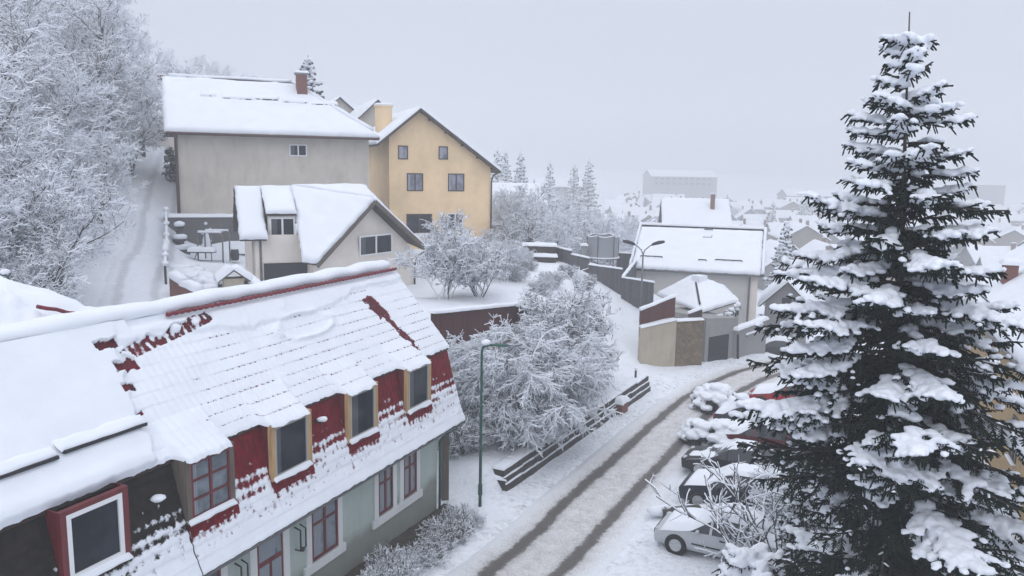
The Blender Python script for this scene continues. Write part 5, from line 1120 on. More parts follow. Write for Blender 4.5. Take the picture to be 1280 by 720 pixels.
def hall(label, px, ytop, ybase, Yd, L, D, pitch, rz, wm='fog_wall', name='large_hall'):
    q = atY(px, ytop, Yd); z1 = q[2]; z0 = gz(q[0], q[1])-1; spots.append((q[0], q[1], L*.5))
    return gable_house(name, label, 'building', q[:2], (math.cos(rz), math.sin(rz)), L, D, z0, z1-pitch, z1, wm, far=True, wins=[('f', u, z1-pitch-2.2-3*r, 2.2, 1.3) for r in range(2) for u in np.arange(-L/2+3, L/2-2, 4)])
hall('long misty hall with low pitched roof on the far valley side', 850, 213, 225, 540, 44, 22, 4, .1)
hall('long low building in mist left of the spruce top', 1020, 237, 256, 470, 40, 14, 3.5, .1)
hall('low long snow-roofed shed far beyond the misty trees', 705, 223, 238, 420, 30, 14, 4, .1)
block('tall misty apartment block right of the spruce', 1225, 245, 520, 22, 16, atY(1225, 231, 520)[2])
for _ in range(6000):
    if len(spots) > 165: break
    Yd = 140+330*rng.random()**1.15; px = rng.uniform(770, 1330); x = (px-640)/1000*Yd
    if px < 900 and Yd < 190: continue
    if abs(x) < 0 or not clear(x, Yd, 6+rng.random()*5): continue
    place(rng.choice((0, 0, 1, 2, 2, 3)), x, Yd, rng.choice((0, .2, -.25, 1.35, 1.6, .9))+rng.uniform(-.15, .15), rng.uniform(.85, 1.15))
# ================================================================== CARS
def make_car(name, label, paint, cat='car', L=4.35, W=1.76, Hh=1.42, kind='sedan', snow_cover=.9, dark_glass=True):
    t = thing(name, label, cat, (0, 0, 0)); h = L/2
    if kind == 'sedan': prof = [(h, .45, .45, .62), (h-.06, .62, .62, .78), (h-.35, .74, .74, .85), (h-.95, .86, .86, .88), (h-1.3, .92, .93, .88), (h-1.95, .95, 1.33, .88), (h-2.35, .96, Hh, .88), (h-2.95, .97, Hh-.01, .88), (h-3.35, .97, Hh-.12, .88), (h-3.8, .97, 1.0, .87), (h-4.25, .93, .95, .82), (-h+.02, .8, .8, .74), (-h, .5, .5, .66)]
    else: prof = [(h, .5, .5, .62), (h-.06, .7, .7, .78), (h-.3, .84, .84, .85), (h-.85, .96, .96, .89), (h-1.15, 1.0, 1.01, .89), (h-1.75, 1.02, 1.42, .89), (h-2.1, 1.03, Hh+.1, .89), (h-3.2, 1.05, Hh+.12, .89), (h-3.8, 1.05, Hh+.05, .88), (h-4.15, 1.04, 1.1, .85), (-h+.02, .9, .9, .8), (-h, .5, .5, .7)]
    k = W/1.76; R = []
    for (x, zb, zt, w) in prof:
        w *= k; cab = max(0, zt-zb); wt = w*(1-.34*min(1, cab/.45)*1.0)
        R.append([(x, 0, .2), (x, w*.86, .2), (x, w, .38), (x, w*1.0, .38+(zb-.38)*.5), (x, w*.985, zb-.02), (x, wt if cab > .05 else w*.88, zt-.03*(cab > .05)+.02*(cab <= .05)), (x, wt*.55, zt+.03), (x, 0, zt+.045)])
    n = 8; body = MB(); win = MB(); sn = MB(); vs = []
    for r in R: vs += [V(*p) for p in r]+[V(p[0], -p[1], p[2]) for p in r[1:-1]][::-1]
    m = 14; bf, wf = [], []
    for i in range(len(R)-1):
        c0 = prof[i][2]-prof[i][1]; c1 = prof[i+1][2]-prof[i+1][1]
        for j in range(m):
            f = (i*m+j, (i+1)*m+j, (i+1)*m+(j+1) % m, i*m+(j+1) % m); jj = j if j < 7 else 13-j
            side = jj == 4 and (c0 > .2 or c1 > .2); scr = jj in (5, 6) and ((c0 < .2) != (c1 < .2) or (.2 < max(c0, c1) and abs(c0-c1) > .25))
            (wf if side or scr else bf).append(f)
    body.add(vs, bf+[tuple(range(m)), tuple((len(R)-1)*m+j for j in range(m))[::-1]]); bo = body.build('body', paint, t, True); es = bo.modifiers.new('edges', 'EDGE_SPLIT'); es.split_angle = rad(38)
    win.add(vs, wf); wo = win.build('window', 'glass', t)
    pm = MB()                                                       # pillars
    for i in range(len(R)):
        if prof[i][2]-prof[i][1] > .3 and i % 2 == 1:
            for s in (1, -1): pm = MB(); a, b = V(*R[i][4]), V(*R[i][5]); a[1] *= s; b[1] *= s; pm.bar(a*1.004, b*1.004, .08, .04, 0, up=(0, 1, 0)); pm.build('pillar', paint, t)
    # snow blanket on hood, roof, rear
    vs2 = []; rows = []
    xs = np.linspace(h-.25, -h+.1, 30)
    def ztop(x):
        for i in range(len(prof)-1):
            if prof[i][0] >= x >= prof[i+1][0]:
                q = (prof[i][0]-x)/(prof[i][0]-prof[i+1][0]+1e-9); return [prof[i][k]*(1-q)+prof[i+1][k]*q for k in range(4)]
        return prof[-1]
    ny = 11
    for i, x in enumerate(xs):
        x_, zb, zt, w = ztop(x); w *= k; cab = max(0, zt-zb); wt = w*(1-.34*min(1, cab/.45)); ex = min(1, min(i, len(xs)-1-i)/2.0)
        for j in range(ny):
            y = wt*(-1+2*j/(ny-1)); e = min(1, (1-abs(-1+2*j/(ny-1)))/.25); pr = math.sqrt(max(0, 1-(1-min(e, ex+.001))**2))
            cov = snow_cover+.35*fbm(x*1.4+len(label), y*1.4, 3)
            th = .02+.15*min(1, max(0, cov-.35)*2)*pr
            if cov < .45: th = -.03
            vs2.append((x, y*1.01, zt+.02+.025*(1-abs(y/wt)**2)+th*(1+.3*nz(x*2, y*2)) - (.05 if pr < .05 else 0)))
    sn.add(vs2, [(i*ny+j, (i+1)*ny+j, (i+1)*ny+j+1, i*ny+j+1)[::-1] for i in range(len(xs)-1) for j in range(ny-1)]); sn.build('snow_blanket', 'snow', t, True)
    # wheels
    rw = .32; AX = np.array([[1, 0, 0], [0, 0, -1], [0, 1, 0]], float)
    for x in (h-.82, -h+.88):
        for s in (1, -1):
            A_ = np.array([[1, 0, 0], [0, 0, s], [0, 1, 0]], float).T if False else np.array([[1., 0, 0], [0, 0, s*1.0], [0, 1., 0]])
            c = V(x, s*(W/2-.2), rw)
            ar = MB(); ar.lathe(c, [(.37, .0), (.37, .208), (0, .208)], 24, 0, A_); ar.build('wheel_arch', 'tyre', t)
            wb = MB(); wb.lathe(c, [(.2, .22), (.30, .235), (rw, .2), (rw, .05), (0, .05)], 24, 0, A_); wo = wb.build('wheel', 'tyre', t, True)
            rb = MB(); rb.lathe(c, [(.215, .222), (.205, .24), (.19, .226), (.18, .205), (0, .2)], 24, 0, A_)
            for q in range(5):
                an = q*2*math.pi/5; d_ = V(math.cos(an), 0, math.sin(an)); y_ = V(0, s*.232, 0); rb.bar(c+y_+d_*.02, c+y_+d_*.2, .055, .02, 0, up=(0, 1, 0))
            rb.lathe(c, [(.05, .2), (.05, .245), (0, .25)], 10, 0, A_); rb.build('rim', 'rim', wo)
    for s in (1, -1):
        q = MB(); q.ball(V(h-.16, s*.62*k, .66), .15, 2, 0, 0, 0, (.8, 1.0, .6)); q.build('headlight', 'lamp_glass', t, True)
        q = MB(); q.hexa([V(-h+.0, s*.58, .72), V(-h+.0, s*.76*k, .72), V(-h+.2, s*.79*k, .72), V(-h+.2, s*.58, .72)][::s], [V(-h+.0, s*.58, .88), V(-h+.02, s*.74*k, .88), V(-h+.2, s*.76*k, .88), V(-h+.2, s*.58, .88)][::s]); q.build('tail_light', 'lamp_red', t)
        q = MB(); q.ball(V(h-1.55, s*(.97*k), .98), .1, 2, 0, 0, 0, (.7, 1, .75)); q.build('mirror', paint, t, True)
    q = MB(); q.bar(V(h+.012, -.55, .5), V(h+.012, .55, .5), .03, .14, 0, up=(0, 0, 1)); q.build('grille', 'tyre', t)
    q = MB()
    for s in (1, -1):
        q.bar(V(h-1.35, s*.885*k, .5), V(-h+1.45, s*.885*k, .5), .02, .045)
    q.build('side_moulding', 'tyre', t); q = MB()
    for s in (1, -1):
        for x in (h-2.25, h-3.15): q.bar(V(x, s*.888*k, .8), V(x-.18, s*.888*k, .8), .03, .035)
    q.build('door_handle', 'tyre', t)
    return t
hx = V(-.885, .465); pxn = V(.465, .885)
def park(car, wheel_px, dz=0., L=4.35, da=0, shift=(0, 0)):
    w = atZ(*wheel_px, .0)[:2]; a = math.atan2(hx[1], hx[0])+da; d_ = V(math.cos(a), math.sin(a)); c = w-d_*(L/2-.82)+V(d_[1], -d_[0])*.75; c = c+V(*shift)
    car.location = (c[0], c[1], gz(c[0], c[1])+.03+dz); car.rotation_euler = (0, 0, a)
park(make_car('parked_car', 'silver sedan with snowy hood, nearest the camera', 'paint_silver', snow_cover=1.0), (845, 690), .0)
park(make_car('parked_car', 'dark navy car with alloy wheels and thin snow on its hood', 'paint_navy', kind='suv', snow_cover=.62), (873, 632))
park(make_car('parked_car', 'black car with mostly bare hood, second dark car behind the navy one', 'paint_black', kind='sedan', snow_cover=.42), (874, 592))
park(make_car('parked_car', 'dark red car buried under rounded snow behind the snowy shrubs', 'paint_darkred', kind='suv', snow_cover=1.2), (903, 566), shift=(.4, 0))
park(make_car('parked_car', 'snow-covered car with a red tail light', 'paint_graphite', snow_cover=1.3), (920, 532), da=math.pi, shift=(2.4, -1.2))
park(make_car('parked_car', 'bright red car mostly hidden by snow and spruce branches', 'paint_red', snow_cover=1.2), (925, 516), shift=(1.5, 1.2))
c = make_car('parked_car', 'snowed-in dark car beyond the concrete wall at the bend', 'paint_graphite', snow_cover=1.2); p = atZ(968, 440, -.8); c.location = (p[0]+1.2, p[1]+1, gz(p[0]+1.2, p[1]+1)+.02); c.rotation_euler = (0, 0, rad(-20))
# ================================================================== BARE SNOWY TREES
def ring_tubes(polys, frost_haze=.45):
    rr_ = random.Random(5)
    return _ring_tubes(polys, frost_haze, rr_)
def _ring_tubes(polys, frost_haze, rr_):
    """polys: list of (pts Nx3, radii N, sides). Returns MB with mat 0 bark, 1 snow on upper faces"""
    mb = MB(); VS = []; FS = []; MI = []; o = 0
    for pts, rr, snow_t in polys:
        n = len(pts); tg = np.gradient(pts, axis=0); tg /= np.linalg.norm(tg, axis=1)[:, None]+1e-9
        wind = V(-.5, -.75, .45); up = np.tile(V(0, 0, 1.), (n, 1)); vert = np.abs(tg[:, 2])
        up = up*(1-vert[:, None]*.9)+wind*(vert[:, None]*.9)
        up -= tg*np.sum(up*tg, axis=1)[:, None]; up /= np.linalg.norm(up, axis=1)[:, None]+1e-9; sd = np.cross(tg, up)
        st = snow_t*(1-.75*vert**3); r = np.asarray(rr)
        white = r[0] < .022 and rr_.random() < frost_haze
        ring = np.stack([pts-sd*(r+st*.28)[:, None]+up*(r*.35)[:, None], pts+up*(r+st*.8)[:, None], pts+sd*(r+st*.28)[:, None]+up*(r*.35)[:, None], pts-up*(r*1.5)[:, None]], 1).reshape(-1, 3)
        VS.append(ring)
        for i in range(n-1):
            v = .5*(vert[i]+vert[i+1])
            for j in range(4):
                FS.append((o+i*4+j, o+(i+1)*4+j, o+(i+1)*4+(j+1) % 4, o+i*4+(j+1) % 4)); MI.append(1 if (white and j != 3) or (j < 2 and v < .93) or (j == 0 and v < .985) else 0)
        o += n*4
    mb.v = [np.concatenate(VS)]; mb.n = o; mb.f = FS; mb.m = MI; return mb
def grow_tree(seed, h, stems=1, spread=.6, limb=7, br=6, tw=6, twl=.9, droop=.0, snow_t=.05, lean=.15, base_frac=.25, tw2=3, r0=None, upturn=.25):
    R = np.random.default_rng(seed); trunk, crown = [], []
    def poly(p, d, L, n, wob, grav):
        pts = [p]; d = d/np.linalg.norm(d)
        for i in range(n):
            d = d+R.normal(0, wob, 3)+V(0, 0, grav/n); d /= np.linalg.norm(d); pts.append(pts[-1]+d*L/n)
        return np.array(pts), d
    def off(d, ang):
        a = np.cross(d, R.normal(0, 1, 3)); a /= np.linalg.norm(a)+1e-9; return d*math.cos(ang)+a*math.sin(ang)
    r0 = r0 or h*.016
    for s in range(stems):
        az = R.uniform(0, 6.28); d0 = V(math.cos(az)*lean*(1+stems*.3*(stems > 1)), math.sin(az)*lean*(1+stems*.3*(stems > 1)), 1)
        hh = h*R.uniform(.8, 1)*.78; tp, td = poly(V(R.normal(0, .1*(stems > 1)), R.normal(0, .1*(stems > 1)), -.3), d0, hh, 8, .07, .1)
        rt = np.linspace(r0, r0*.25, 9); trunk.append((tp, rt, snow_t*.5))
        for l in range(limb):
            f = base_frac+(1-base_frac)*(l+R.uniform(0, .9))/limb; i = min(7, int(f*8)); q = f*8-i; p = tp[i]*(1-q)+tp[i+1]*q
            az = l*2.4+R.uniform(-.5, .5); dd = V(math.cos(az), math.sin(az), 0)*spread+V(0, 0, 1-spread*.5); L = h*(.42-.22*f)*R.uniform(.8, 1.2)*(.6+spread)
            lp, ld = poly(p, dd, L, 6, .13, upturn-droop); lr = np.linspace(r0*.45*(1.1-f*.6), .018, 7); (trunk if lr[0] > .05 else crown).append((lp, lr, snow_t*.9))
            for b in range(br):
                g = .22+.78*(b+R.uniform(0, .9))/br; i = min(5, int(g*6)); q = g*6-i; p2 = lp[i]*(1-q)+lp[i+1]*q; ldir = lp[i+1]-lp[i]; ldir /= np.linalg.norm(ldir)
                bd = off(ldir, R.uniform(.5, 1.1)); bd[2] *= .7; bL = L*R.uniform(.3, .5)*(1.15-.5*g)+.2
                bp, bdd = poly(p2, bd, bL, 4, .16, upturn*.6-droop*1.2); crown.append((bp, np.linspace(.02, .012, 5), snow_t))
                for t_ in range(tw):
                    e = .15+.85*(t_+R.uniform(0, .9))/tw; i = min(3, int(e*4)); q = e*4-i; p3 = bp[i]*(1-q)+bp[i+1]*q; dr_ = bp[i+1]-bp[i]; dr_ /= np.linalg.norm(dr_)+1e-9
                    t3 = off(dr_, R.uniform(.5, 1.1)); tp3, _ = poly(p3, t3, twl*R.uniform(.4, 1.0), 3, .18, .15-droop*1.5); crown.append((tp3, np.linspace(.010, .006, 4), snow_t*.9))
                    for u in range(tw2):
                        i = R.integers(0, 3); p4 = tp3[i]*.5+tp3[i+1]*.5; d4 = off((tp3[i+1]-tp3[i])/(np.linalg.norm(tp3[i+1]-tp3[i])+1e-9), R.uniform(.5, 1.0)); tp4, _ = poly(p4, d4, twl*.42*R.uniform(.5, 1.1), 2, .15, .05-droop); crown.append((tp4, np.array([.008, .007, .005]), snow_t*.8))
    return trunk, crown
TREE = {}
def tree_proto(key, name, label, cat, group, frost_haze=.45, **k):
    tr, cr = grow_tree(**k); t = thing(name, label, cat, (0, 0, 0), group)
    if tr: ring_tubes(tr).build('trunk', ['bark', 'snow'], t)
    ring_tubes(cr, frost_haze).build('crown', ['twig', 'snow'], t); TREE[key] = [t, False]; return t
def plant(key, x, y, rz=0, s=1, label=None, group=None, z=None, dz=-.05):
    t, used_ = TREE[key]; z = gz(x, y) if z is None else z
    if not used_: TREE[key][1] = True; o = t; o.location = (float(x), float(y), z+dz); o.rotation_euler = (0, 0, rz); o.scale = (s, s, s) if not isinstance(s, tuple) else s
    else: o = dup(t, (x, y, z+dz), rz, s)
    if label: o['label'] = label
    if group: o['group'] = group
    elif 'group' in o and group == '': del o['group']
    return o
tree_proto('grove1', 'bare_tree', 'snow-laden bare tree in the grove left of the lane', 'tree', 'snowy grove trees', frost_haze=.9, seed=3, h=13, stems=2, spread=.62, limb=10, br=8, tw=6, twl=1.1, snow_t=.075, lean=.12, base_frac=.16, tw2=3)
tree_proto('grove2', 'bare_tree', 'snow-laden bare tree in the grove left of the lane', 'tree', 'snowy grove trees', frost_haze=.9, seed=8, h=11, stems=3, spread=.7, limb=8, br=7, tw=6, twl=1.0, snow_t=.075, lean=.16, base_frac=.15, tw2=3)
tree_proto('droop1', 'snowy_tree', 'left of the two drooping snow-laden trees behind the green lamp', 'tree', '', seed=21, h=6.2, stems=3, spread=.85, frost_haze=.72, limb=10, br=9, tw=8, twl=.8, droop=.5, snow_t=.05, lean=.25, base_frac=.22, tw2=6, upturn=.1, r0=.09)
tree_proto('droop2', 'snowy_tree', 'right of the two spreading snow-laden trees, above the kerb wall', 'tree', '', seed=34, h=5.8, stems=2, spread=.8, frost_haze=.72, limb=10, br=9, tw=8, twl=.75, droop=.25, snow_t=.048, lean=.35, base_frac=.25, tw2=6, upturn=.2, r0=.09)
tree_proto('bush', 'snowy_bush', 'fine-twigged snowy bush in front of the drooping trees', 'shrub', '', seed=41, h=3.0, stems=6, spread=.7, limb=6, br=6, tw=5, twl=.5, droop=.1, snow_t=.035, lean=.3, base_frac=.15, tw2=4, r0=.03)
tree_proto('garden', 'snowy_tree', 'snowy multi-stem garden tree between cream house and maroon fence', 'tree', '', seed=55, h=4.6, stems=5, spread=.65, limb=6, br=6, tw=6, twl=.6, snow_t=.05, lean=.3, base_frac=.2, tw2=3, r0=.05)
tree_proto('orchard', 'snowy_tree', 'rounded snow-covered tree in the gardens beyond the yellow house', 'tree', 'snowy garden trees', frost_haze=.7, seed=61, h=8, stems=2, spread=.85, limb=9, br=7, tw=6, twl=.9, snow_t=.075, lean=.2, base_frac=.2, tw2=3, droop=.1)
tree_proto('hill', 'snowy_tree', 'fogged bare tree on the wooded hillside', 'tree', 'hillside bare trees', frost_haze=.92, seed=66, h=9, stems=2, spread=.7, limb=8, br=6, tw=5, twl=1.0, snow_t=.10, lean=.15, base_frac=.15, tw2=2)  # twigs whitened beyond their snow, haze put into the colour to fade the crowns
tree_proto('thin', 'thin_sapling', 'thin snowy sapling in front of the stepped grey fence', 'tree', '', seed=71, h=4.2, stems=1, spread=.5, limb=7, br=4, tw=4, twl=.45, snow_t=.05, lean=.12, base_frac=.35, tw2=2, r0=.05)
tree_proto('bare', 'bare_sapling', 'bare sapling with long snow-lined branches in front of the parked cars', 'tree', '', seed=82, h=5.0, stems=3, spread=1.0, limb=5, br=3, tw=2, twl=.8, snow_t=.038, lean=.3, base_frac=.3, tw2=2, r0=.04, upturn=.45)
tree_proto('hedge', 'dry_shrub', 'dry grey shrub lightly dusted with snow along the green wall', 'shrub', 'dry shrubs along the wall', seed=91, h=1.15, stems=9, spread=.5, limb=5, br=5, tw=4, twl=.28, snow_t=.012, lean=.35, base_frac=.1, tw2=2, r0=.012)
plant('bush', atY(642, 565, 32.8)[0], 32.8, 0, .92)
# grove
rng = random.Random(4)
G = [(-30.2, 66, .75), (-28.6, 60.5, .7), (-25.6, 49.5, .6), (-29.2, 57.5, .75), (-31.2, 62.5, .8), (-33.0, 67, .85), (-26.8, 45.5, .7), (-24.5, 37.5, .85), (-27.5, 42, 1.), (-31, 46.5, 1.05), (-28.5, 51, .95), (-34.5, 52, 1.1), (-38, 58, 1.2), (-32, 60, 1.0), (-37, 47, 1.1), (-42, 66, 1.2), (-35.5, 70, 1.1), (-46, 60, 1.2), (-40, 76, 1.2), (-48, 76, 1.3), (-30.5, 36, .9), (-42, 52, 1.15), (-52, 86, 1.3), (-44, 88, 1.25), (-23.2, 33.5, .6), (-37, 41, 1.0)]
for i, (x, y, s) in enumerate(G): plant('grove1' if i % 2 == 0 else 'grove2', x, y, rng.uniform(0, 6.28), s*.82*rng.uniform(.92, 1.08))
for i, (x, y, s) in enumerate([(-21.6, 37.0, .62), (-24.2, 41.5, .66), (-27.0, 47.5, .66), (-29.6, 54.0, .62), (-23.5, 35.5, .7), (-27.5, 38.5, .75), (-31, 42.5, .75), (-33.5, 50, .75), (-32.5, 64, .6), (-20.2, 33.2, .42), (-22.3, 38.5, .42), (-24.6, 44.5, .45), (-26.8, 50.5, .4), (-21.6, 34.5, .4)]): plant('grove2', x, y, rng.uniform(0, 6.28), s, 'low snowy undergrowth tree at the lane edge', 'lane edge undergrowth')
p = atY(640, 548, 34.5); plant('droop1', p[0]+.1, 34.8, .4, 1.04)
plant('garden', atY(690, 470, 38.5)[0], 38.5, 2, .8, 'loose snowy shrub tree filling the gap between the roadside trees')
p = atY(722, 505, 40); plant('droop2', p[0]+.9, 40.5, 2.2, 1.1)
p = atY(600, 500, 33.2); plant('droop1', p[0]+.5, 34.2, 2.7, .6, 'small drooping snowy tree close to the red house gable')
p = atY(680, 470, 43.0); plant('droop2', p[0]-.2, 42.0, 4.4, .6, 'snowy tree between the two drooping trees, against the maroon fence')
plant('bush', atY(690, 520, 37.6)[0], 37.6, 2, .8, 'snowy bush under the right spreading tree')
plant('garden', atY(632, 370, 52)[0], 52.5, 1, .7, 'loose snowy garden tree near the yellow house plinth')
plant('bush', atY(584, 560, 31.6)[0], 31.6, 4, .7, 'small snowy bush beside the house corner post')
plant('orchard', atY(560, 340, 56)[0], 56.5, 3, .55, 'snowy tree at the foot of the yellow house')
p = atY(558, 380, 45.5); plant('garden', p[0], 45.5, 0, 1.0, 'snowy multi-stem garden tree between cream house and maroon fence')
p = atY(600, 380, 46.5); plant('garden', p[0], 47.5, 2, .85, 'smaller snowy multi-stem garden tree right behind the maroon fence')
for i, (px, Yd, s) in enumerate(((628, 56, .5), (645, 53, .42), (662, 57, .38), (690, 54, .45), (650, 60, .5), (712, 57, .4), (735, 55.5, .45), (676, 50.5, .5))): plant('bush', (px-640)/1000*Yd, Yd, i*1.9, s, 'small snowy shrub poking out of the white garden slope', 'shrubs on the garden slope')
plant('thin', atY(722, 395, 50)[0], 50, 1, 1.0); plant('thin', atY(752, 405, 52)[0], 51.5, 3, .75, 'second thin sapling lower down before the grey fence')
k = 0
for (px, Yd, s) in ((640, 76, .72), (668, 80, .85), (655, 72, .6), (690, 88, .9), (772, 92, 1.05), (745, 86, .85), (790, 99, .95), (720, 96, .95), (633, 90, .8), (905, 128, .9), (930, 140, .9), (610, 70, .3), (700, 76, .55), (760, 78, .5)):
    x = (px-640)/1000*Yd; plant('orchard', x, Yd, k*1.7, s); k += 1
# far trees of the town
for i in range(75):
    Yd = rng.uniform(150, 380); px = rng.uniform(640, 1300); x = (px-640)/1000*Yd
    if clear(x, Yd, 3): plant('orchard', x, Yd, i, rng.uniform(.8, 1.3), 'snowy tree among the misty town roofs', 'town trees'); spots.append((x, Yd, 3))
q = atY(1215, 320, 60)
for i, (px, Yd, s) in enumerate(((1232, 78, .7), (1275, 86, .8), (1190, 90, .7))): plant('orchard', (px-640)/1000*Yd, Yd, i*2, s, 'pale snowy tree behind the ochre house roof', 'trees behind the ochre house')
# foreground saplings by the cars
p = atY(985, 690, 21.5); plant('bare', p[0]-.2, 21.8, 2.2, 1.05)
plant('bare', 9.4, 24.2, .7, .75, 'second bare sapling with snow-lined twigs under the big spruce')
for i, (x, y, s) in enumerate(((9.8, 21.5, 1.0), (11.8, 22.5, 1.1), (10.2, 24.8, .9), (13.2, 24, 1.1), (10.8, 26.5, 1.1), (12.6, 20.5, 1.0))): plant('bush', x, y, i*1.3, s, 'fine snowy bush beneath and behind the spruce', 'bushes under the spruce')
for i in range(13):
    t_ = -9.6+.72*i; q = HP(t_, -.85+.18*rng.random()-.03*i*0, 0); plant('hedge', q[0], q[1], i*1.1, rng.uniform(.75, 1.05)*(1 if i < 11 else .85))
# ================================================================== CONIFERS
def conifer(seed, h, prof, twig_d=.13, snow=.8, density=1.0, whorl=.45, tipz=.25, hero=None, blob=.1, lean=(0, 0), droop=.35, base=.06, sub=True, needle_w=.022, snow_core=.35, inner=0, clump=0., fine=.045, frost=0, azf=None):
    """prof(f) -> radius at height fraction f. returns trunk MB, needles MB, snow MB"""
    R = np.random.default_rng(seed); tr = MB(); nd = MB(); sn = MB()
    ax = lambda z: V(lean[0]*z/h, lean[1]*z/h, z)
    tr.tube([ax(z) for z in np.linspace(-.2, h, 10)], [max(.012, .014*h*(1-k/9.0)) for k in range(10)], 7)
    FR = []; SP = []                                                          # needle sprays: p, d, L, w
    def spindle(p, d, L, w): SP.append((p[0], p[1], p[2], d[0], d[1], d[2], L, w))
    def snowy_here(c): return (nz(c[0]*.75+seed, c[1]*.75, c[2]*1.1)+.12*nz(c[0]*3, c[1]*3, c[2]*3) > clump-.5-.3*(c[2] > h*.6)) if clump else True
    def frond(p0, az, L, pitch, snowy, hang=.5):
        n = max(4, int(L/.25)); pts = [p0]
        for i in range(n):
            f = (i+1)/n; el_i = pitch-droop*math.sin(min(1, f*1.3)*1.6)+tipz*f*f; d = V(math.cos(az)*math.cos(el_i), math.sin(az)*math.cos(el_i), math.sin(el_i)); pts.append(pts[-1]+d*L/n); az += R.normal(0, .03)
        pts = np.array(pts); tr.tube(pts, list(np.linspace(.012+.009*L, .008, n+1)), 4, caps=False)
        acc = 0.06*L; side = 1; step = twig_d/density
        while acc < L:
            f = acc/L; i = min(n-1, int(f*n)); q = f*n-i; p = pts[i]*(1-q)+pts[i+1]*q; t = pts[i+1]-pts[i]; t /= np.linalg.norm(t); s = np.cross(t, V(0, 0, 1)); s /= np.linalg.norm(s)+1e-9
            tl = min(.55*(L-acc)+.12, .34*L*(.35+f)+.1)*R.uniform(.75, 1.15); an = R.uniform(.7, 1.0)
            d = t*math.cos(an)+s*side*math.sin(an)+V(0, 0, R.normal(-.15, .14)); d /= np.linalg.norm(d)
            spindle(p, d, tl, needle_w)
            if frost and snowy and f > .25 and R.random() < frost: FR.append((p[0], p[1], p[2]+.022, d[0], d[1], d[2], min(.16, tl*.9), needle_w*1.3))
            if sub:
                k = .06; sg = 1; s2 = np.cross(d, V(0, 0, 1)); s2 /= np.linalg.norm(s2)+1e-9
                while k < tl:
                    p2 = p+d*k; d2 = d*.7+s2*sg*.7+V(0, 0, R.normal(-.25, .25)); spindle(p2, d2/np.linalg.norm(d2), R.uniform(.07, .14)*(1.25-k/tl*.55), needle_w*.8); sg = -sg; k += fine
            for _ in range(4 if inner else 2):
                if R.random() < hang: d3 = d*.45+V(0, 0, -.8)+t*R.normal(.2, .3); spindle(p+d*tl*R.uniform(0, .9), d3/np.linalg.norm(d3), R.uniform(.08, .26), needle_w)
            if snowy and f > snow_core*R.uniform(.7, 1.2):
                m = max(1, int(tl/(blob*.8)))
                for k2 in range(m):
                    fr = (k2+.3)/m; c = p+d*tl*fr+V(0, 0, blob*.38)
                    if snowy_here(c) and R.random() < snow*(.98 if fr < .75 else .6):
                        r = blob*R.uniform(.55, 1.2)*(1.2-.55*fr)*(.8 if f > .9 else 1); sn.ball(c, r, 1, .5, R.uniform(0, 50), 0, (1.15, 1.15, .72))
            acc += step*R.uniform(.8, 1.2); side = -side
        spindle(pts[-2], (pts[-1]-pts[-2])/np.linalg.norm(pts[-1]-pts[-2]), L/n+.08, needle_w)
        if snowy:
            for i in range(max(1, int(n*snow_core)), n+1):
                for _ in range(2):
                    if R.random() < snow and snowy_here(pts[i]): sn.ball(pts[i]+V(R.normal(0, .05), R.normal(0, .05), blob*.5), blob*R.uniform(.8, 1.45)*(1 if i < n else .6), 1, .35, R.uniform(0, 50), 0, (1.2, 1.2, .75))
    z = base*h
    while z < h*.965:
        f = z/h; r = prof(f); nb = 5 if f > .75 else (7 if inner else 6); a0 = R.uniform(0, 6.28)
        for b in range(nb):
            az = a0+b*6.283/nb+R.normal(0, .18); L = r*R.uniform(.6, 1.18)*(azf(z, az) if azf else 1)
            frond(ax(z+R.normal(0, .1)), az, max(.18, L), .25+.35*max(0, f-.6)*2-.22*(1-f)+R.normal(0, .1), R.random() < .93)
        if f < .82:
            for b in range(inner if f < .62 else inner//2): frond(ax(z+R.uniform(0, whorl)), R.uniform(0, 6.28), r*R.uniform(.4, .7), R.uniform(-.2, .5), False, .9)
        z += whorl*(1.0-.12*f*(inner > 0)-.35*f*(inner == 0))*R.uniform(.75, 1.2)
    for hb in (hero or []): frond(ax(hb[0]), hb[1], hb[2], hb[3], True)
    spindle(ax(h*.96), V(0, 0, 1), h*.045, .012)
    A = np.array(SP); p = A[:, :3]; d = A[:, 3:6]; L = A[:, 6:7]; w = A[:, 7:8]
    s = np.cross(d, V(0, 0, 1)); s /= np.linalg.norm(s, axis=1)[:, None]+1e-6; u = np.cross(s, d); e = p+d*L; m = p+d*L*.45
    NV = np.stack([p-s*w*.6, e, p+s*w*.6, p-u*w*.5+0, m+u*w*.9, e], 1)
    # a flat blade, jagged: base - mid - tip each side, plus a vertical blade
    NV = np.stack([p-s*w*.7, p+d*L*.8-s*w, e-s*w*.35, e+s*w*.35, p+d*L*.8+s*w, p+s*w*.7, p-u*w, p+d*L*.85-u*w*.8, p+d*L*.85+u*w*.8, p+u*w], 1).reshape(-1, 3)
    k = len(A); nd.v = [NV]; nd.n = len(NV); nd.f = [t for i in range(k) for t in ((10*i, 10*i+1, 10*i+2, 10*i+3, 10*i+4, 10*i+5), (10*i+6, 10*i+7, 10*i+8, 10*i+9))]; nd.m = [0]*len(nd.f)
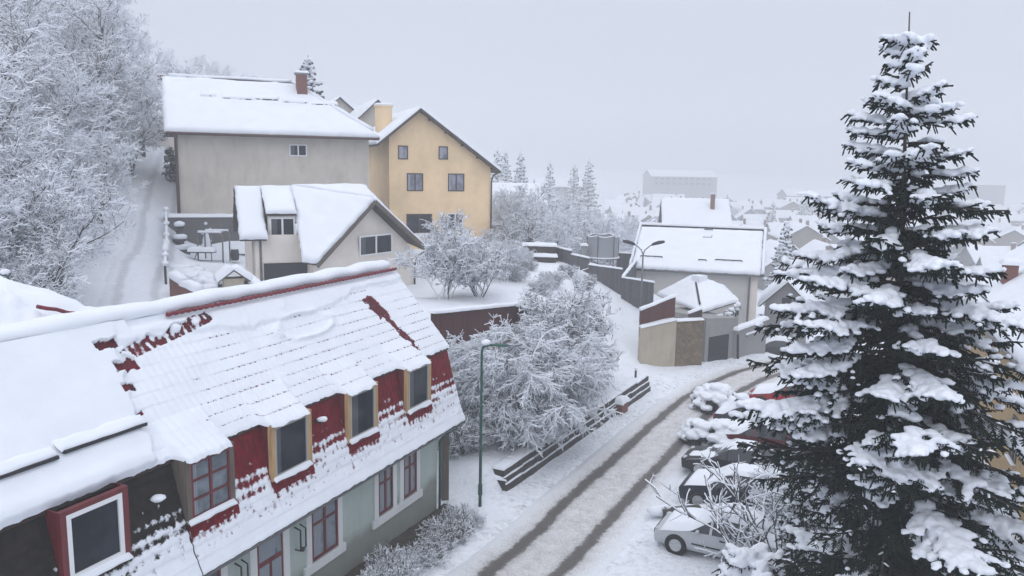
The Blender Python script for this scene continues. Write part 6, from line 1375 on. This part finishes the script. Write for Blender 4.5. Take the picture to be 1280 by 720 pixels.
    if FR:
        A = np.array(FR); p = A[:, :3]; d = A[:, 3:6]; L = A[:, 6:7]; w = A[:, 7:8]; s = np.cross(d, V(0, 0, 1)); s /= np.linalg.norm(s, axis=1)[:, None]+1e-6
        tr.frost = MB(); fv = np.stack([p-s*w*.8, p+d*L*.85-s*w*.9, p+d*L*.95, p+d*L*.85+s*w*.9, p+s*w*.8, p+d*L*.45+V(0, 0, .03)], 1).reshape(-1, 3)
        tr.frost.v = [fv]; tr.frost.n = len(fv); tr.frost.f = [t for i in range(len(A)) for t in ((6*i, 6*i+5, 6*i+1), (6*i+1, 6*i+5, 6*i+2), (6*i+2, 6*i+5, 6*i+3), (6*i+3, 6*i+5, 6*i+4))]; tr.frost.m = [0]*len(tr.frost.f)
    return tr, nd, sn
def build_conifer(name, label, loc, cat='tree', group=None, voxel=None, nmat='needle', rz=0, **k):
    tr, nd, sn = conifer(**k); t = thing(name, label, cat, (0, 0, 0), group); tr.build('trunk', 'bark', t); nd.build('crown', nmat, t)
    if hasattr(tr, 'frost'): tr.frost.build('frost', 'snow', t)
    so = sn.build('snow_load', 'snow', t, True)
    if voxel:
        m = so.modifiers.new('merge', 'REMESH'); m.mode = 'VOXEL'; m.voxel_size = voxel; m.use_smooth_shade = True
    t.location = tuple(float(x) for x in loc); t.rotation_euler = (0, 0, rz); return t
def sp_prof(f):
    if f > .93: return .28+(1-f)*4.5
    return .6+(.93-f)*6.0 if f > .55 else min(3.4, 2.9+(.55-f)*1.6)
tip = atY(1137, 15, 16.4); bx0 = atY(1112, 720, 16.4); bl = tip-bx0; b0_ = bx0-bl*(bx0[2]/bl[2])
hero = [(9.7, rad(178), 2.9, .12), (9.4, rad(196), 2.7, .1), (9.9, rad(2), 2.6, .12), (8.5, rad(-8), 3.2, .06), (7.0, rad(-12), 3.7, .0), (8.1, rad(186), 3.0, .05), (7.2, rad(-95), 2.3, .05), (8.4, rad(-110), 2.0, .05), (6.1, rad(-85), 2.7, 0), (7.0, rad(172), 2.9, .0)]
build_conifer('spruce_tree', 'tall dark spruce heavy with snow, dominating the right side', (b0_[0], b0_[1], gz(b0_[0], b0_[1])), voxel=.03, seed=7, h=tip[2]-gz(b0_[0], b0_[1]), prof=sp_prof, lean=(tip[0]-b0_[0], 0), azf=lambda z, az: 1-(.42*max(0, math.cos(az-math.pi)) if z < 6.2 else 0)+(.12*max(0, math.cos(az)) if z < 9 else 0), hero=hero, snow=.85, blob=.115, whorl=.43, density=1.15, droop=.42, tipz=.3, inner=9, clump=.36, snow_core=.36, needle_w=.019, fine=.03, frost=.3)
# small conifers near the cars
build_conifer('young_conifer', 'thin young dark conifer beside the bare sapling', (atY(1000, 640, 22.3)[0], 22.3, 0), seed=12, h=5.0, prof=lambda f: 1.0*(1-f)+.12, snow=.35, blob=.06, whorl=.42, droop=.3)
p = atY(945, 700, 18.6); build_conifer('snowy_conifer', 'low bushy conifer loaded with snow at the bottom edge', (p[0], 18.8, 0), voxel=.035, fine=.035, frost=.3, needle_w=.018, seed=15, h=3.3, prof=lambda f: 1.5*(1-f)**.6+.2, snow=.95, blob=.13, whorl=.34, droop=.2, snow_core=.2, base=.2)
def mound(lb, px, Yd, w, h, seed, name='evergreen_shrub', z=None, leaf=.5):
    p = atY(px, 300, Yd); z = gz(p[0], Yd) if z is None else z; t = thing(name, lb, 'shrub', (p[0], Yd, z)); R = np.random.default_rng(seed); c = V(p[0], Yd, z); mb = MB(); SPn = MB(); br = MB()
    for k in range(int(26*w*w+14)):
        a = R.uniform(0, 6.28); q = math.sqrt(R.random()); hh = h*(1-q**2.2)**.6*R.uniform(.75, 1.0); o = c+V(math.cos(a)*q*w, math.sin(a)*q*w, max(.12, hh)); r = R.uniform(.2, .34)
        mb.ball(o, r, 2, .3, k*.37, 0, (1.2, 1.2, .62))
        br.tube([c+V(math.cos(a)*q*w*.3, math.sin(a)*q*w*.3, 0), o], [.02, .008], 4)
        for _ in range(int(16*leaf)):
            b = R.uniform(0, 6.28); e = o+V(math.cos(b)*r*R.uniform(.6, 1.3), math.sin(b)*r*R.uniform(.6, 1.3), -r*R.uniform(.3, 1.6)); SPn.add([o+V(0, 0, -r*.4), e+V(.03, .02, .03), e+V(-.02, -.03, -.04)], [(0, 1, 2)])
    br.build('stem', 'twig', t); SPn.build('foliage', 'needle2', t); so = mb.build('snow_load', 'snow', t, True); m = so.modifiers.new('merge', 'REMESH'); m.mode = 'VOXEL'; m.voxel_size = .05; m.use_smooth_shade = True
    return t
mound('rounded evergreen shrub under snow between black car and dark red car', 884, 36.8, .6, .9, 1, leaf=2)
mound('snowy evergreen shrub in front of the dark red car', 925, 35.2, .9, 1.4, 2, leaf=2)
mound('wide snow-laden shrub hiding the lower side of the dark red car', 900, 35.8, 1.1, 1.25, 12, leaf=2)
mound('far snowy evergreen shrub at the end of the parked row', 905, 41.5, 1.3, 1.4, 3, leaf=2)
mound('snowy evergreen shrub beside the bright red car', 955, 37.5, 1.3, 2.0, 4, leaf=2)
mound('snow-buried hedge clump at the lane side of the yard', 222, 46.6, .9, .8, 5, 'yard_shrub', 5.75)
mound('snow-buried evergreen hedge with dark leaves showing in the yard', 240, 45.2, .9, 1.0, 6, 'yard_shrub', 5.6, 1.5)
mound('rounded snowy shrub left of the gate pillar', 258, 44.0, .8, .95, 7, 'yard_shrub', 5.5, 1)
mound('small snow mound shrub in the yard middle', 236, 48.8, .4, .5, 8, 'yard_shrub', 5.85)
p = atY(905, 395, 54.0); t = thing('hanging_creeper', 'snow-covered creeper hanging over the garage wall edge', 'creeper', p); mb = MB(); nd = MB(); R = random.Random(3)
for i in range(70):
    k = R.random(); q = atY(886+k*38, 402-k*24+R.uniform(-2, 10), 0+53.5+1.2*k)+V(0, R.uniform(-.35, 0), 0); mb.ball(q, R.uniform(.08, .2), 1, .4, i, 0, (1, 1, .9))
    for _ in range(3): e = q+V(R.uniform(-.25, .25), R.uniform(-.2, 0), R.uniform(-.4, -.1)); nd.bar(q, e, .05, .03)
nd.build('foliage', 'needle2', t); mb.build('snow_load', 'snow', t, True)
# conifers behind
def far_conifer(key, seed, h, r):
    tr, nd, sn = conifer(seed=seed, h=h, prof=lambda f: r*(1-f)+.15, snow=.38, blob=.15, whorl=.6, droop=.35, twig_d=.35, needle_w=.09, sub=False, snow_core=.3); t = thing('fir_tree', 'snow-dusted fir', 'tree', (0, 0, 0)); tr.build('trunk', 'bark', t); nd.build('crown', 'needle2', t); sn.build('snow_load', 'snow_far', t, True); TREE[key] = [t, False]
far_conifer('fir', 31, 9.5, 2.3)
def firpx(px, ytop, Yd, lb, grp=None, wide=1.0, hmax=None):
    tp = atY(px, ytop, Yd); z = gz(tp[0], Yd); h = max(3, tp[2]-z); s = h/9.5; plant('fir', tp[0], Yd, px*.1, (s*wide, s*wide, s), lb, grp, z=z)
firpx(385, 68, 84, 'grey snowy fir standing behind the grey roof ridge', None, 1.35)
firpx(984, 272, 95, 'dark fir between the pale house and the big spruce')
for px, yt, Yd in ((622, 184, 220), (632, 187, 235), (651, 188, 225), (737, 197, 270), (718, 203, 280)): firpx(px, yt, Yd, 'misty far conifer beyond the snowy gardens', 'misty far conifers')
for px, yt, Yd in ((1003, 246, 300), (1010, 236, 330), (688, 200, 210), (967, 250, 260)): firpx(px, yt, Yd, 'faint conifer among the town roofs', 'town conifers', .8)
# wooded hill behind the houses, each fir and bare tree its own
R = random.Random(9)
n_h = 0
for i in range(900):
    if n_h > 170: break
    y = R.uniform(105, 310); x = y*R.uniform(-.58, -.2)
    px = 640+1000*x/y
    if px < 60 or px > 420 or (px > 330 and R.random() < .6): continue
    if not clear(x, y, 1.6): continue
    spots.append((x, y, 1.6)); n_h += 1
    if R.random() < .15: s = R.uniform(.6, 1.0); plant('fir', x, y, i, (s, s, s*1.1), 'fogged conifer on the wooded hillside', 'hillside conifers')
    else: plant('hill', x, y, i, R.uniform(.8, 1.15), 'fogged bare tree on the wooded hillside', 'hillside bare trees')
p = atY(216, 226, 62.5); build_conifer('dark_evergreen', 'small dark evergreen at the left corner of the grey house', (p[0]-.15, p[1], gz(p[0], p[1])), seed=77, h=2.9, prof=lambda f: .55*(1-abs(f-.35))*(1 if f < .9 else .5), snow=.2, blob=.07, whorl=.2, base=.12, droop=.5, inner=4, fine=.06, needle_w=.03)
# ================================================================== AIR, LIGHT, CAMERA
hz = MB(); hz.hexa([(-950, -450, -20), (950, -450, -20), (950, 1250, -20), (-950, 1250, -20)], [(-950, -450, 95), (950, -450, 95), (950, 1250, 95), (-950, 1250, 95)])
hm = bpy.data.materials.new('haze'); hm.use_nodes = True; nt = hm.node_tree; nt.nodes.remove(nt.nodes['Principled BSDF'])
pv = nt.nodes.new('ShaderNodeVolumePrincipled'); pv.inputs['Density'].default_value = HAZE; pv.inputs['Color'].default_value = (.93, .955, 1, 1); nt.links.new(pv.outputs[0], nt.nodes['Material Output'].inputs['Volume'])
M['haze'] = hm; ho = hz.build('haze', 'haze'); ho['kind'] = 'stuff'
w = bpy.data.worlds.new('World'); sc.world = w; w.use_nodes = True; nt = w.node_tree; bg = nt.nodes['Background']
sky = nt.nodes.new('ShaderNodeTexSky'); sky.sky_type = 'NISHITA'; sky.sun_disc = False; sky.sun_elevation = rad(38); sky.sun_rotation = rad(200); sky.dust_density = 6; sky.air_density = 1.2
# overcast: the blue sky seen through an even cloud deck, brighter overhead
tc = nt.nodes.new('ShaderNodeTexCoord'); sx = nt.nodes.new('ShaderNodeSeparateXYZ'); nt.links.new(tc.outputs['Generated'], sx.inputs[0])
cr = ramp(nt, sx.outputs[2], [(0, tuple(x*CLOUD for x in (.415, .447, .525))), (.25, tuple(x*CLOUD for x in (.49, .525, .60))), (1, tuple(x*CLOUD for x in (1.14, 1.17, 1.25)))])
cv = nt.nodes.new('ShaderNodeVectorMath'); cv.operation = 'SCALE'; cv.inputs[3].default_value = 1/SKYS; nt.links.new(cr, cv.inputs[0])
mx = mixc(nt, .93, sky.outputs[0], cv.outputs[0]); nt.links.new(mx, bg.inputs['Color']); bg.inputs['Strength'].default_value = SKYS
sl = bpy.data.lights.new('sun', 'SUN'); sl.energy = .5; sl.angle = rad(60); sl.color = (1, .98, .95); so = bpy.data.objects.new('sun', sl); COL.objects.link(so)
so.rotation_euler = (rad(90-48), 0, rad(180-200+0))
cd = bpy.data.cameras.new('camera'); cd.sensor_width = 36; cd.lens = 36*F/1280; cd.clip_start = .1; cd.clip_end = 4000; co_ = bpy.data.objects.new('camera', cd); COL.objects.link(co_)
mw = Matrix.Identity(4)
for i in range(3): mw[i][0] = RT[i]; mw[i][1] = UP[i]; mw[i][2] = -FW[i]; mw[i][3] = CAM[i]
co_.matrix_world = mw; sc.camera = co_
sc.view_settings.view_transform = 'Standard'; sc.view_settings.look = 'None'; sc.view_settings.exposure = EXPO; sc.view_settings.gamma = 1
cy = sc.cycles; cy.max_bounces = 6; cy.diffuse_bounces = 3; cy.glossy_bounces = 2; cy.transmission_bounces = 2; cy.volume_bounces = 1; cy.transparent_max_bounces = 4; cy.use_denoising = True; cy.use_adaptive_sampling = True; cy.adaptive_threshold = .02; cy.caustics_reflective = False; cy.caustics_refractive = False
